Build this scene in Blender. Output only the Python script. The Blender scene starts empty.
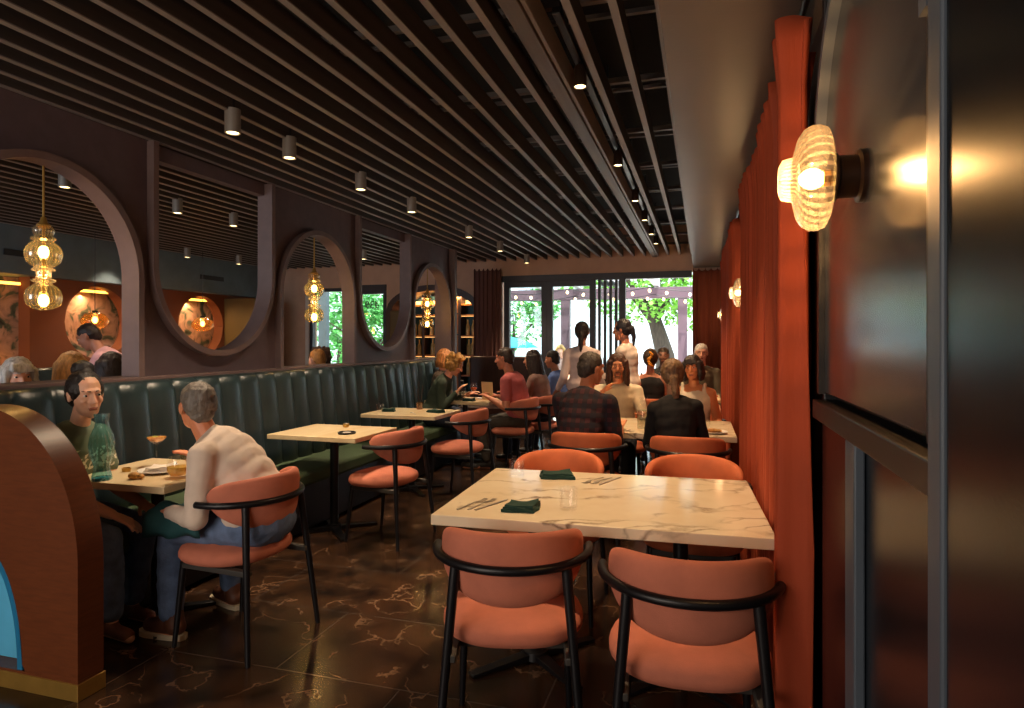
import bpy, bmesh, math, random
from mathutils import Vector, Matrix, Euler
random.seed(7)
PI = math.pi
SC = bpy.context.scene
COL = SC.collection
V = Vector

# ------------------------------------------------------------------ helpers
def lin(h):
    if not isinstance(h, str):
        return (h[0], h[1], h[2], 1)
    h = h.lstrip('#')
    o = []
    for i in (0, 2, 4):
        c = int(h[i:i+2], 16)/255
        o.append(c/12.92 if c <= .04045 else ((c+.055)/1.055)**2.4)
    return (o[0], o[1], o[2], 1)

class MB:
    """collects shapes in one bmesh and links them as ONE mesh object"""
    def __init__(s):
        s.bm = bmesh.new(); s.slot = 0
    def _f(s, vs):
        try:
            f = s.bm.faces.new(vs); f.material_index = s.slot; return f
        except ValueError:
            return None
    def box(s, x0, x1, y0, y1, z0, z1, rot=None, piv=None):
        co = [(x0,y0,z0),(x1,y0,z0),(x1,y1,z0),(x0,y1,z0),(x0,y0,z1),(x1,y0,z1),(x1,y1,z1),(x0,y1,z1)]
        if rot is not None:
            pv = V(piv) if piv is not None else V(((x0+x1)/2,(y0+y1)/2,(z0+z1)/2))
            co = [rot @ (V(c)-pv) + pv for c in co]
        v = [s.bm.verts.new(c) for c in co]
        for f in ((3,2,1,0),(4,5,6,7),(0,1,5,4),(1,2,6,5),(2,3,7,6),(3,0,4,7)):
            s._f([v[i] for i in f])
        return s
    def loft(s, rings, cap=True, closed=True):
        rs = [[s.bm.verts.new(c) for c in r] for r in rings]
        n = len(rs[0])
        for a, b in zip(rs, rs[1:]):
            for i in range(n if closed else n-1):
                j = (i+1) % n
                s._f([a[i], a[j], b[j], b[i]])
        if cap:
            s._f(rs[0][::-1]); s._f(rs[-1])
        s.rs = rs; return s
    def tube(s, pts, r, n=10, cap=True, flat=None, up=None):
        pts = [V(p) for p in pts]
        rr = r if isinstance(r, (list, tuple)) else [r]*len(pts)
        rings = []
        t0 = (pts[1]-pts[0]).normalized()
        ref = V(up) if up else (V((0,0,1)) if abs(t0.z) < .9 else V((1,0,0)))
        a = t0.cross(ref).normalized()
        for i, p in enumerate(pts):
            if i == 0: t = pts[1]-pts[0]
            elif i == len(pts)-1: t = pts[-1]-pts[-2]
            else: t = (pts[i+1]-pts[i]).normalized()+(pts[i]-pts[i-1]).normalized()
            t.normalize()
            a = (a - t*a.dot(t)).normalized()
            b = t.cross(a)
            fl = flat or 1
            rings.append([p + a*math.cos(2*PI*k/n)*rr[i] + b*math.sin(2*PI*k/n)*rr[i]*fl for k in range(n)])
        s.loft(rings, cap)
        return s
    def capsule(s, p0, p1, r0, r1, n=12):
        p0, p1 = V(p0), V(p1)
        t = p1-p0
        if t.length < 1e-5: t = V((0,0,1e-4))
        t.normalize()
        pts, rr = [], []
        for k in (80, 55, 28):
            pts.append(p0 - t*r0*math.sin(math.radians(k))); rr.append(r0*math.cos(math.radians(k)))
        pts += [p0, p1]; rr += [r0, r1]
        for k in (28, 55, 80):
            pts.append(p1 + t*r1*math.sin(math.radians(k))); rr.append(r1*math.cos(math.radians(k)))
        return s.tube(pts, rr, n)
    def ell(s, c, r, R=None, seg=14, rng=9):
        c = V(c); R = R or Matrix.Identity(3)
        rings = []
        for j in range(1, rng):
            th = PI*j/rng
            rings.append([c + R @ V((r[0]*math.sin(th)*math.cos(2*PI*k/seg), r[1]*math.sin(th)*math.sin(2*PI*k/seg), -r[2]*math.cos(th))) for k in range(seg)])
        s.loft(rings, False); rs = s.rs
        b = s.bm.verts.new(c + R @ V((0,0,-r[2]))); t = s.bm.verts.new(c + R @ V((0,0,r[2])))
        for k in range(seg):
            j = (k+1) % seg
            s._f([rs[0][j], rs[0][k], b]); s._f([rs[-1][k], rs[-1][j], t])
        return s
    def lathe(s, prof, c=(0,0,0), n=28, R=None, cap=True):
        c = V(c); R = R or Matrix.Identity(3)
        s.loft([[c + R @ V((max(r,1e-4)*math.cos(2*PI*k/n), max(r,1e-4)*math.sin(2*PI*k/n), z)) for k in range(n)] for r, z in prof], cap)
        return s
    def strip(s, us, lo, hi, w0, w1, M):
        """solid between curves lo(u) and hi(u), thickness w0..w1; M(u,w,z) maps to space"""
        rings = []
        for u, l, h in zip(us, lo, hi):
            rings.append([M(u,w0,l), M(u,w1,l), M(u,w1,h), M(u,w0,h)])
        s.loft(rings)
        return s
    def ribbon(s, pts, wd, w0, w1, M, closed=False):
        """bar along the 2-D curve pts (u,z), offset by wd along its normal"""
        n = len(pts); rings = []
        for i, p in enumerate(pts):
            a = pts[i-1] if (i > 0 or closed) else pts[0]
            b = pts[(i+1) % n] if (i < n-1 or closed) else pts[-1]
            tx, tz = b[0]-a[0], b[1]-a[1]; l = math.hypot(tx, tz) or 1
            nx, nz = -tz/l, tx/l
            q = (p[0]+nx*wd, p[1]+nz*wd)
            rings.append([M(p[0],w0,p[1]), M(p[0],w1,p[1]), M(q[0],w1,q[1]), M(q[0],w0,q[1])])
        if closed:
            rings.append(rings[0]); s.loft(rings, False)
        else:
            s.loft(rings)
        return s
    def build(s, name, m=None, parent=None, bevel=0, smooth=35, sub=0, solid=0, merge=0):
        if merge: bmesh.ops.remove_doubles(s.bm, verts=s.bm.verts, dist=merge)
        bmesh.ops.recalc_face_normals(s.bm, faces=s.bm.faces)
        me = bpy.data.meshes.new(name); s.bm.to_mesh(me); s.bm.free()
        return link(name, me, m, parent, bevel, smooth, sub, solid)

def link(name, me, m=None, parent=None, bevel=0, smooth=35, sub=0, solid=0):
    if smooth:
        for p in me.polygons: p.use_smooth = True
        if smooth < 180: me.set_sharp_from_angle(angle=math.radians(smooth))
    for mm in (m if isinstance(m, (list, tuple)) else [m]):
        if mm: me.materials.append(mm)
    o = bpy.data.objects.new(name, me); COL.objects.link(o)
    if parent: o.parent = parent
    if solid:
        d = o.modifiers.new('Solid', 'SOLIDIFY'); d.thickness = solid; d.offset = 0
    if bevel:
        d = o.modifiers.new('Bevel', 'BEVEL'); d.width = bevel; d.segments = 2; d.limit_method = 'ANGLE'; d.angle_limit = math.radians(40)
    if sub:
        d = o.modifiers.new('Sub', 'SUBSURF'); d.levels = sub; d.render_levels = sub
    return o

def tag(o, label=None, cat=None, group=None, kind=None):
    if label: o['label'] = label
    if cat: o['category'] = cat
    if group: o['group'] = group
    if kind: o['kind'] = kind
    return o
def thing(name, label, cat, loc=(0,0,0), rz=0, group=None):
    o = bpy.data.objects.new(name, None); COL.objects.link(o)
    o.empty_display_size = .05
    o.location = loc; o.rotation_euler = (0,0,rz)
    return tag(o, label, cat, group)
def struct(o, label, cat):
    return tag(o, label, cat, kind='structure')
def dup(root, loc, rz=None, label=None, group=None):
    r = root.copy(); COL.objects.link(r); r.location = loc
    if rz is not None: r.rotation_euler = (0,0,rz)
    if label: r['label'] = label
    if group: r['group'] = group
    for ch in list(root.children):
        c = ch.copy(); COL.objects.link(c); c.parent = r
        for g in list(ch.children):
            d = g.copy(); COL.objects.link(d); d.parent = c
    return r

# ------------------------------------------------------------------ materials
def nodes_of(name):
    m = bpy.data.materials.new(name); m.use_nodes = True
    nt = m.node_tree; b = nt.nodes['Principled BSDF']
    return m, nt, b
def N(nt, t, **kw):
    n = nt.nodes.new(t)
    for k, v in kw.items():
        if k.startswith('i_'):
            key = k[2:]; key = int(key) if key.isdigit() else key.replace('_', ' ')
            n.inputs[key].default_value = v
        else: setattr(n, k, v)
    return n
def ramp(nt, fac, stops):
    r = nt.nodes.new('ShaderNodeValToRGB')
    e = r.color_ramp.elements
    while len(e) < len(stops): e.new(.5)
    for el, (p, c) in zip(e, stops): el.position = p; el.color = lin(c)
    nt.links.new(fac, r.inputs[0]); return r
def scale_col(c, k): return (min(1,c[0]*k), min(1,c[1]*k), min(1,c[2]*k), 1)

def mat(name, col, rough=.5, metal=0, var=.15, vs=6, bump=0, bs=60, stretch=(1,1,1), coat=0, sheen=0, spec=.5, sss=0):
    m, nt, b = nodes_of(name)
    c = lin(col)
    tc = N(nt, 'ShaderNodeTexCoord'); mp = N(nt, 'ShaderNodeMapping'); mp.inputs['Scale'].default_value = stretch
    nt.links.new(tc.outputs['Object'], mp.inputs[0])
    no = N(nt, 'ShaderNodeTexNoise', i_Scale=vs, i_Detail=4.0)
    nt.links.new(mp.outputs[0], no.inputs['Vector'])
    r = nt.nodes.new('ShaderNodeValToRGB')
    r.color_ramp.elements[0].position = .3; r.color_ramp.elements[1].position = .7
    r.color_ramp.elements[0].color = scale_col(c, 1-var); r.color_ramp.elements[1].color = scale_col(c, 1+var)
    nt.links.new(no.outputs['Fac'], r.inputs[0]); nt.links.new(r.outputs[0], b.inputs['Base Color'])
    b.inputs['Roughness'].default_value = rough; b.inputs['Metallic'].default_value = metal
    b.inputs['Specular IOR Level'].default_value = spec
    if coat: b.inputs['Coat Weight'].default_value = coat; b.inputs['Coat Roughness'].default_value = .08
    if sheen: b.inputs['Sheen Weight'].default_value = sheen; b.inputs['Sheen Roughness'].default_value = .4; b.inputs['Sheen Tint'].default_value = scale_col(c, 1.8)
    if sss: b.inputs['Subsurface Weight'].default_value = sss; b.inputs['Subsurface Radius'].default_value = (.01,.004,.002); b.inputs['Subsurface Scale'].default_value = .5
    if bump:
        n2 = N(nt, 'ShaderNodeTexNoise', i_Scale=bs, i_Detail=3.0); nt.links.new(mp.outputs[0], n2.inputs['Vector'])
        bp = N(nt, 'ShaderNodeBump', i_Strength=bump, i_Distance=.01)
        nt.links.new(n2.outputs['Fac'], bp.inputs['Height']); nt.links.new(bp.outputs[0], b.inputs['Normal'])
    return m
def emis(name, col, s):
    m, nt, b = nodes_of(name)
    b.inputs['Base Color'].default_value = lin(col); b.inputs['Emission Color'].default_value = lin(col); b.inputs['Emission Strength'].default_value = s
    return m
def glass(name, tint, refl=.25, rough=.04, ribs=0, axis=2, body=0.0, rib_dark=.35):
    """thin clear glass: transparent with a fresnel gloss; ribbed glass is denser along its ribs"""
    m, nt, b = nodes_of(name); nt.nodes.remove(b)
    out = [n for n in nt.nodes if n.type == 'OUTPUT_MATERIAL'][0]
    tr = N(nt, 'ShaderNodeBsdfTransparent'); tr.inputs[0].default_value = lin(tint)
    gl = N(nt, 'ShaderNodeBsdfGlossy'); gl.inputs['Roughness'].default_value = rough; gl.inputs[0].default_value = lin('#ffffff')
    lw = N(nt, 'ShaderNodeLayerWeight'); lw.inputs[0].default_value = .35
    mu = N(nt, 'ShaderNodeMath', operation='MULTIPLY_ADD'); nt.links.new(lw.outputs['Facing'], mu.inputs[0]); mu.inputs[1].default_value = refl; mu.inputs[2].default_value = .04
    mx = N(nt, 'ShaderNodeMixShader')
    nt.links.new(mu.outputs[0], mx.inputs[0]); nt.links.new(tr.outputs[0], mx.inputs[1]); nt.links.new(gl.outputs[0], mx.inputs[2])
    last = mx
    if ribs:
        tc = N(nt, 'ShaderNodeTexCoord'); sp = N(nt, 'ShaderNodeSeparateXYZ'); nt.links.new(tc.outputs['Object'], sp.inputs[0])
        at = N(nt, 'ShaderNodeMath', operation='ARCTAN2')
        ax = [(1,2),(0,2),(0,1)][axis]
        nt.links.new(sp.outputs[ax[0]], at.inputs[0]); nt.links.new(sp.outputs[ax[1]], at.inputs[1])
        m1 = N(nt, 'ShaderNodeMath', operation='MULTIPLY'); nt.links.new(at.outputs[0], m1.inputs[0]); m1.inputs[1].default_value = ribs
        sn = N(nt, 'ShaderNodeMath', operation='SINE'); nt.links.new(m1.outputs[0], sn.inputs[0])
        rp = ramp(nt, sn.outputs[0], [(0.0, scale_col(lin(tint), rib_dark)), (.45, tint)])
        nt.links.new(rp.outputs[0], tr.inputs[0])
    if body:
        di = N(nt, 'ShaderNodeBsdfDiffuse'); di.inputs[0].default_value = lin(tint)
        m2 = N(nt, 'ShaderNodeMixShader'); m2.inputs[0].default_value = body
        nt.links.new(mx.outputs[0], m2.inputs[1]); nt.links.new(di.outputs[0], m2.inputs[2]); last = m2
    nt.links.new(last.outputs[0], out.inputs[0])
    return m
def marble(name, base, vein, scale=1.3, rough=.18, width=.03, base2=None, tile=None, dist=1.2, amount=1.0, rot=.6, st=(.8,1,1), lo=.42, hi=.68):
    m, nt, b = nodes_of(name)
    tc = N(nt, 'ShaderNodeTexCoord')
    no = N(nt, 'ShaderNodeTexNoise', i_Scale=scale*1.1, i_Detail=6.0); nt.links.new(tc.outputs['Object'], no.inputs['Vector'])
    sub = N(nt, 'ShaderNodeVectorMath', operation='SUBTRACT'); nt.links.new(no.outputs['Color'], sub.inputs[0]); sub.inputs[1].default_value = (.5,.5,.5)
    mul = N(nt, 'ShaderNodeVectorMath', operation='SCALE'); nt.links.new(sub.outputs[0], mul.inputs[0]); mul.inputs['Scale'].default_value = dist
    add = N(nt, 'ShaderNodeVectorMath', operation='ADD'); nt.links.new(tc.outputs['Object'], add.inputs[0]); nt.links.new(mul.outputs[0], add.inputs[1])
    mp = N(nt, 'ShaderNodeMapping'); mp0 = N(nt, 'ShaderNodeMapping'); mp0.inputs['Rotation'].default_value = (0,0,rot); mp.inputs['Scale'].default_value = st
    nt.links.new(add.outputs[0], mp0.inputs[0]); nt.links.new(mp0.outputs[0], mp.inputs[0])
    vo = N(nt, 'ShaderNodeTexVoronoi', feature='DISTANCE_TO_EDGE', i_Scale=scale); nt.links.new(mp.outputs[0], vo.inputs['Vector'])
    r = ramp(nt, vo.outputs['Distance'], [(0, '#ffffff'), (width, '#000000')])
    n2 = N(nt, 'ShaderNodeTexNoise', i_Scale=scale*2.2, i_Detail=5.0); nt.links.new(tc.outputs['Object'], n2.inputs['Vector'])
    r2 = ramp(nt, n2.outputs['Fac'], [(lo, '#000000'), (hi, '#ffffff')])
    mm = N(nt, 'ShaderNodeMath', operation='MULTIPLY'); nt.links.new(r.outputs[0], mm.inputs[0]); nt.links.new(r2.outputs[0], mm.inputs[1])
    m3 = N(nt, 'ShaderNodeMath', operation='MULTIPLY'); nt.links.new(mm.outputs[0], m3.inputs[0]); m3.inputs[1].default_value = amount
    rb = ramp(nt, n2.outputs['Fac'], [(.3, base), (.75, base2 or base)])
    mx = N(nt, 'ShaderNodeMix', data_type='RGBA'); nt.links.new(m3.outputs[0], mx.inputs[0])
    nt.links.new(rb.outputs[0], mx.inputs[6]); mx.inputs[7].default_value = lin(vein)
    last = mx.outputs[2]
    if tile:
        br = N(nt, 'ShaderNodeTexBrick', i_Scale=1.0); br.inputs['Color1'].default_value = (1,1,1,1); br.inputs['Color2'].default_value = (1,1,1,1); br.inputs['Mortar'].default_value = (0,0,0,1)
        br.inputs['Mortar Size'].default_value = .0035; br.inputs['Brick Width'].default_value = tile[0]; br.inputs['Row Height'].default_value = tile[1]; br.offset = .5
        nt.links.new(tc.outputs['Object'], br.inputs['Vector'])
        m4 = N(nt, 'ShaderNodeMix', data_type='RGBA'); nt.links.new(br.outputs['Color'], m4.inputs[0]); m4.inputs[6].default_value = lin('#4a3f38'); nt.links.new(last, m4.inputs[7]); last = m4.outputs[2]
    nt.links.new(last, b.inputs['Base Color']); b.inputs['Roughness'].default_value = rough
    return m
def wood(name, c1, c2, rough=.4, scale=3, axis=(1,1,12)):
    m, nt, b = nodes_of(name)
    tc = N(nt, 'ShaderNodeTexCoord'); mp = N(nt, 'ShaderNodeMapping'); mp.inputs['Scale'].default_value = axis
    nt.links.new(tc.outputs['Object'], mp.inputs[0])
    no = N(nt, 'ShaderNodeTexNoise', i_Scale=scale, i_Detail=6.0, i_Distortion=.6); nt.links.new(mp.outputs[0], no.inputs['Vector'])
    r = ramp(nt, no.outputs['Fac'], [(.3, c1), (.7, c2)])
    nt.links.new(r.outputs[0], b.inputs['Base Color']); b.inputs['Roughness'].default_value = rough
    return m
def plaid(name):
    m, nt, b = nodes_of(name)
    tc = N(nt, 'ShaderNodeTexCoord'); sp = N(nt, 'ShaderNodeSeparateXYZ'); nt.links.new(tc.outputs['Object'], sp.inputs[0])
    outs = []
    for k in (0, 2):
        a = N(nt, 'ShaderNodeMath', operation='MULTIPLY'); nt.links.new(sp.outputs[k], a.inputs[0]); a.inputs[1].default_value = 95
        s_ = N(nt, 'ShaderNodeMath', operation='SINE'); nt.links.new(a.outputs[0], s_.inputs[0])
        g = N(nt, 'ShaderNodeMath', operation='GREATER_THAN'); nt.links.new(s_.outputs[0], g.inputs[0]); g.inputs[1].default_value = .1
        outs.append(g)
    ad = N(nt, 'ShaderNodeMath', operation='ADD'); nt.links.new(outs[0].outputs[0], ad.inputs[0]); nt.links.new(outs[1].outputs[0], ad.inputs[1])
    dv = N(nt, 'ShaderNodeMath', operation='MULTIPLY'); nt.links.new(ad.outputs[0], dv.inputs[0]); dv.inputs[1].default_value = .5
    r = ramp(nt, dv.outputs[0], [(.0, '#1d1a26'), (.5, '#26141b'), (1, '#421a20')]); r.color_ramp.interpolation = 'CONSTANT'
    nt.links.new(r.outputs[0], b.inputs['Base Color']); b.inputs['Roughness'].default_value = .9
    return m

MT = {}
MT['black_metal'] = mat('black_metal', '#17161a', .38, .3, .1)
MT['black_paint'] = mat('black_paint', '#131318', .45, 0, .1)
MT['salmon'] = mat('salmon_velvet', '#bf7058', .85, 0, .13, 9, .12, 220, sheen=.35)
MT['rust_seat'] = mat('rust_velvet', '#b9603a', .8, 0, .13, 9, .12, 220, sheen=.3)
MT['curtain'] = mat('rust_curtain', '#9c3d1c', .8, 0, .12, 5, .1, 150, (1,1,.08), sheen=.3)
MT['curtain_shaded'] = mat('shaded_rust_curtain', '#7a3822', .85, 0, .12, 5, .1, 150, (1,1,.08))  # same rust fabric, darkened in colour for the weaker light there
MT['curtain_brown'] = mat('brown_curtain', '#6b463d', .85, 0, .12, 5, .1, 150, (1,1,.08))
MT['green_leather'] = mat('green_leather', '#223034', .34, 0, .18, 5, .12, 90)
MT['green_velvet'] = mat('green_velvet', '#37482f', .75, 0, .2, 7, .1, 120, sheen=.25)
MT['partition'] = mat('partition_paint', '#54454a', .62, 0, .1, 12, .08, 260)
MT['rim'] = mat('partition_rim', '#6a5654', .55, 0, .08, 12, .05, 260)
MT['slat'] = wood('slat_wood', '#2c2522', '#3c322d', .6, 3, (8,.4,8))
MT['slat_lit_edge'] = mat('slat_lit_edge', '#7c7473', .5, 0, .08, 5)  # pale tone paints floor bounce light into the slat undersides
MT['deck'] = mat('black_deck', '#0a090a', .9, 0, .2)
MT['soffit'] = mat('soffit_satin', '#645c58', .38, 0, .06, 3, .03, 60)
MT['stucco'] = mat('beige_stucco', '#c6a28c', .85, 0, .07, 5, .12, 140)
MT['orange_wall'] = mat('orange_wall', '#6e391b', .7, 0, .1, 2, .05, 80)
MT['olive_wall'] = mat('olive_wall', '#5c4a24', .6, 0, .12, 3)
MT['bulkhead'] = mat('slate_bulkhead', '#5c6c76', .6, 0, .12, 6, .08, 120)
MT['navy'] = mat('navy_panel', '#090f16', .26, 0, .12, 4, .02, 200, spec=.25)
MT['pane'] = mat('glossy_black_panel', '#303338', .2, .0, .1, 3, spec=.9)
MT['grey_trim'] = mat('grey_blue_trim', '#4c5560', .5, 0, .08, 5)
MT['dark_red_trim'] = wood('dark_red_wood', '#2a1512', '#3d201a', .4, 4, (6,6,.5))
MT['frame_dark'] = mat('dark_door_frame', '#3a3940', .45, .2, .1)
MT['copper_wood'] = wood('copper_wood', '#5c2e17', '#6c391d', .38, 5, (2,2,14))
MT['brass'] = mat('brass', '#b08a44', .32, .6, .12, 10)
MT['blue'] = mat('blue_gloss', '#5cb8e6', .25, 0, .12, 3)
MT['blue_edge'] = mat('blue_edge', '#2273a0', .35, 0, .1, 3)
MT['floor'] = marble('brown_marble_floor', '#140e0c', '#8a6c54', 2.3, .22, .022, '#48301f', (1.2,.6), 1.0, .8)
MT['top_marble'] = marble('cream_marble_top', '#e2cfb0', '#7d6650', 2.4, .14, .05, '#efe2c8', None, .55, .9, -.42, (.38,1.5,1), .40, .66)
MT['top_small'] = wood('cream_veined_top', '#d8bd92', '#e6d2ac', .25, 2, (3,.8,3))
MT['top_edge'] = mat('top_edge', '#cdb9a6', .4, 0, .08)
MT['napkin'] = mat('dark_green_linen', '#1c3a33', .95, 0, .15, 20, .3, 300)
MT['steel'] = mat('steel', '#a89e92', .3, .35, .05)
MT['glass'] = glass('clear_glass', '#fefefe', .12)
MT['glass_teal'] = glass('teal_glass', '#c0ecf0', .6, .05, 0, 2, .09)
MT['glass_amber'] = glass('amber_ribbed_glass', '#fff0cc', .6, .06, 22, 2, .06, .6)
MT['glass_brown'] = glass('smoky_amber_glass', '#dcae70', .5, .06, 0, 2, .08)
MT['glass_sconce'] = glass('ribbed_sconce_glass', '#fff6e6', .6, .06, 32, 0, .06, .4)
MT['window_glass'] = glass('window_glass', '#f4faf8', .12, .02)
MT['bulb'] = emis('warm_bulb', '#ffd070', 22)
MT['bulb_soft'] = emis('soft_bulb', '#ffd9a0', 5)
MT['led'] = emis('led_strip', '#ffb040', 4)
MT['lens'] = emis('spot_lens', '#ffdf9a', 5)
MT['white_china'] = mat('white_china', '#e8e2da', .25, 0, .04)
MT['paper'] = mat('menu_paper', '#dcb98a', .8, 0, .06)
MT['wine'] = glass('white_wine', '#e6c060', .3, .05, 0, 2, .35)
MT['cocktail'] = glass('amber_drink', '#e0a050', .3, .05, 0, 2, .45)
MT['orange_drink'] = glass('orange_drink', '#e8703a', .3, .05, 0, 2, .5)
MT['water'] = glass('water', '#e8e6d8', .3, .03, 0, 2, .1)
MT['food'] = mat('food', '#b08040', .7, 0, .4, 40, .5, 80)
MT['bottle_glass'] = mat('pale_bottle_glass', '#cdb078', .2, 0, .3, 9)
MT['teal_back'] = mat('teal_back', '#1d4a50', .5, 0, .2, 5)
MT['amber_panel'] = wood('amber_panel', '#a85a1c', '#c67628', .4, 4, (3,3,10))
MT['umber'] = wood('umber_wood', '#331c14', '#44261a', .45, 4, (6,6,.6))
def botanical():
    m, nt, b = nodes_of('botanical_paper')
    tc = N(nt, 'ShaderNodeTexCoord')
    no = N(nt, 'ShaderNodeTexNoise', i_Scale=4.0, i_Detail=3.0, i_Distortion=1.4); nt.links.new(tc.outputs['Object'], no.inputs['Vector'])
    wv = N(nt, 'ShaderNodeTexWave', i_Scale=6.0, i_Distortion=9.0, i_Detail=3.0); nt.links.new(no.outputs['Color'], wv.inputs['Vector'])
    mm = N(nt, 'ShaderNodeMath', operation='MULTIPLY'); nt.links.new(wv.outputs['Fac'], mm.inputs[0]); nt.links.new(no.outputs['Fac'], mm.inputs[1])
    r = ramp(nt, no.outputs['Fac'], [(.3, '#2a2a26'), (.42, '#5c6458'), (.5, '#b08a80'), (.62, '#caa294'), (.78, '#4a3a38')])
    nt.links.new(r.outputs[0], b.inputs['Base Color']); b.inputs['Roughness'].default_value = .7
    return m
MT['botanical'] = botanical()

# ------------------------------------------------------------------ camera
cam = bpy.data.cameras.new('camera'); co = bpy.data.objects.new('camera', cam); COL.objects.link(co)
cam.sensor_width = 36; cam.lens = 36*640/1024; cam.shift_y = -13/1024; cam.clip_start = .02; cam.clip_end = 300
co.location = (0,0,1.44); co.rotation_euler = (PI/2, 0, math.atan(191/640)); SC.camera = co

mYZ = lambda u, w, z: V((w, u, z))      # curves in a plane of constant x
mXZ = lambda u, w, z: V((u, w, z))      # curves in a plane of constant y
def lins(a, b, n): return [a+(b-a)*i/(n-1) for i in range(n)]

XL, XP = -7.6, -3.45
# ------------------------------------------------------------------ floor and ceilings
struct(MB().box(-8.0,.6,-1.6,10.25,-.12,0).build('floor', MT['floor'], smooth=0), 'dark brown marble tile floor with tan veins', 'floor')
struct(MB().box(-8.0,.6,-1.6,10.25,3.22,3.34).build('ceiling', MT['deck'], smooth=0), 'black ceiling deck above the slats', 'ceiling')
struct(MB().box(-.14,.6,-1.6,9.98,2.535,3.2).build('trim_1', MT['soffit'], smooth=0, bevel=.004), 'smooth dark grey soffit along the curtained side', 'soffit')

SLAT = 'dark wooden ceiling slat running the length of the dining room'
xs = -.162
first = None
k = 0
while xs > -7.55:
    if abs(xs+.678) < .06:
        xs -= .172; continue
    w = .033
    if first is None:
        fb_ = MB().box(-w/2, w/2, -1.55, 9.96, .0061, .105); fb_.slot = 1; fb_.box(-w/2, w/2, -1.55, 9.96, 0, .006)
        first = tag(fb_.build('ceiling_slat', [MT['slat'], MT['slat_lit_edge']], smooth=0), SLAT, 'ceiling slat', 'ceiling slats')
        first.location = (xs, 0, 2.74)
    else:
        o = first.copy(); COL.objects.link(o); o.location = (xs, 0, 2.74)
    k += 1
    xs -= .172
MT['slat_beam'] = wood('beam_wood', '#50453f', '#62554d', .5, 3, (8,.4,8))
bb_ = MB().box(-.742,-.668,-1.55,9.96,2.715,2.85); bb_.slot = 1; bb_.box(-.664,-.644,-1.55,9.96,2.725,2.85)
tag(bb_.build('ceiling_beam', [MT['slat_beam'], MT['slat_lit_edge']], smooth=0, bevel=.003), 'wider double ceiling slat beside the track of spotlights', 'ceiling beam')
jo = None
for i in range(11):
    y = .95 + i*.9
    if jo is None:
        jo = MB().box(-7.5,-.2,-.016,.016,0,.03).box(-7.5,-.2,.19,.215,.03,.05).build('ceiling_hanger_rail', mat('hanger_rail','#6a625e',.5,.4,.1), smooth=0)
        tag(jo, 'thin metal hanger rail crossing above the ceiling slats', 'hanger rail', 'hanger rails above the slats'); jo.location = (0,y,2.9)
    else:
        o = jo.copy(); COL.objects.link(o); o.location = (0,y,2.9)

# ------------------------------------------------------------------ end wall (y = 10)
Y0, Y1 = 10.0, 10.22
b = MB()
# arched recess for the bottle cabinet, then doors, then other room openings
AC, AW, AZ, AB = -4.39, .86, 1.94, .45
us = lins(AC-AW, AC+AW, 41)
lo = [AZ + AB*math.sqrt(max(0, 1-((u-AC)/AW)**2)) for u in us]
b.strip(us, lo, [3.2]*41, Y0, Y1, mXZ)
b.box(AC+AW, -3.16, Y0, Y1, 0, 3.2)
b.box(-3.16, .6, Y0, Y1, 2.50, 3.2)
b.box(-.14, .6, Y0, Y1, 0, 2.50)
b.box(-5.84, AC-AW, Y0, Y1, 2.42, 3.2)
b.box(-5.95, -5.84, Y0, Y1, 0, 3.2)
b.box(-6.78, -5.95, Y0, Y1, 2.38, 3.2)
b.box(-8.0, -6.78, Y0, Y1, 0, 3.2)
struct(b.build('wall_back', MT['stucco'], smooth=30), 'beige stucco wall around the glazed doors', 'wall')
# left side wall and far left setting
struct(MB().box(-8.05,XL-.32,-1.6,10.2,0,3.2).build('wall_left', MT['botanical'], smooth=0), 'papered wall behind the round niches', 'wall')
b = MB()
yc1, yc2, zc, rn = 6.50, 8.30, 1.68, .47
def niche_strip(b, yc, r, y0, y1):
    us = lins(yc-r, yc+r, 49)
    b.strip(us, [zc + math.sqrt(max(0, r*r-(u-yc)**2)) for u in us], [2.2]*49, XL-.18, XL, mYZ)
    b.strip(us, [0]*49, [zc - math.sqrt(max(0, r*r-(u-yc)**2)) for u in us], XL-.18, XL, mYZ)
    b.box(XL-.18, XL, y0, yc-r, 0, 2.2); b.box(XL-.18, XL, yc+r, y1, 0, 2.2)
niche_strip(b, yc1, rn, 5.60, 7.3); niche_strip(b, yc2, rn, 7.3, 9.98)
b.box(XL-.18, XL, -1.6, 4.2, 0, 2.2); b.box(XL-.18, XL, 4.2, 5.6, 0, 1.1)
struct(b.build('wall_left_front', MT['orange_wall'], smooth=30), 'burnt orange wall with round niches', 'wall')
struct(MB().box(XL+.001, XL+.6, 8.80, 9.05, 0, 2.138).build('wall_left_pier', MT['olive_wall'], smooth=0), 'olive brown pier beside the second round niche', 'wall')
struct(MB().box(XL-.3, XL+.15, -1.6, 9.98, 2.201, 3.2).build('trim_2', MT['bulkhead'], smooth=0), 'slate blue bulkhead above the orange wall', 'bulkhead')
for i, (yc, y0, y1) in enumerate(((4.95,4.25,5.58),(yc1,6.1,6.9),(yc2,7.92,8.68))):
    zt = 2.1 if i == 0 else zc + .40
    t = tag(MB().box(XL-.15, XL-.12, y0, y1, zt, zt+.03).build('led_strip', MT['led'], smooth=0),
        ('glowing LED strip along the top of the square niche', 'glowing LED strip at the top of the larger looking round niche beside the square niche', 'glowing LED strip at the top of the round niche beside the olive pier')[i], 'LED strip', 'niche LED strips')
tag(MB().box(XL-.15, XL-.12, 4.25, 5.58, 1.12, 1.145).build('led_strip', MT['led'], smooth=0), 'glowing LED strip along the sill of the square niche', 'LED strip', 'niche LED strips')
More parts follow.
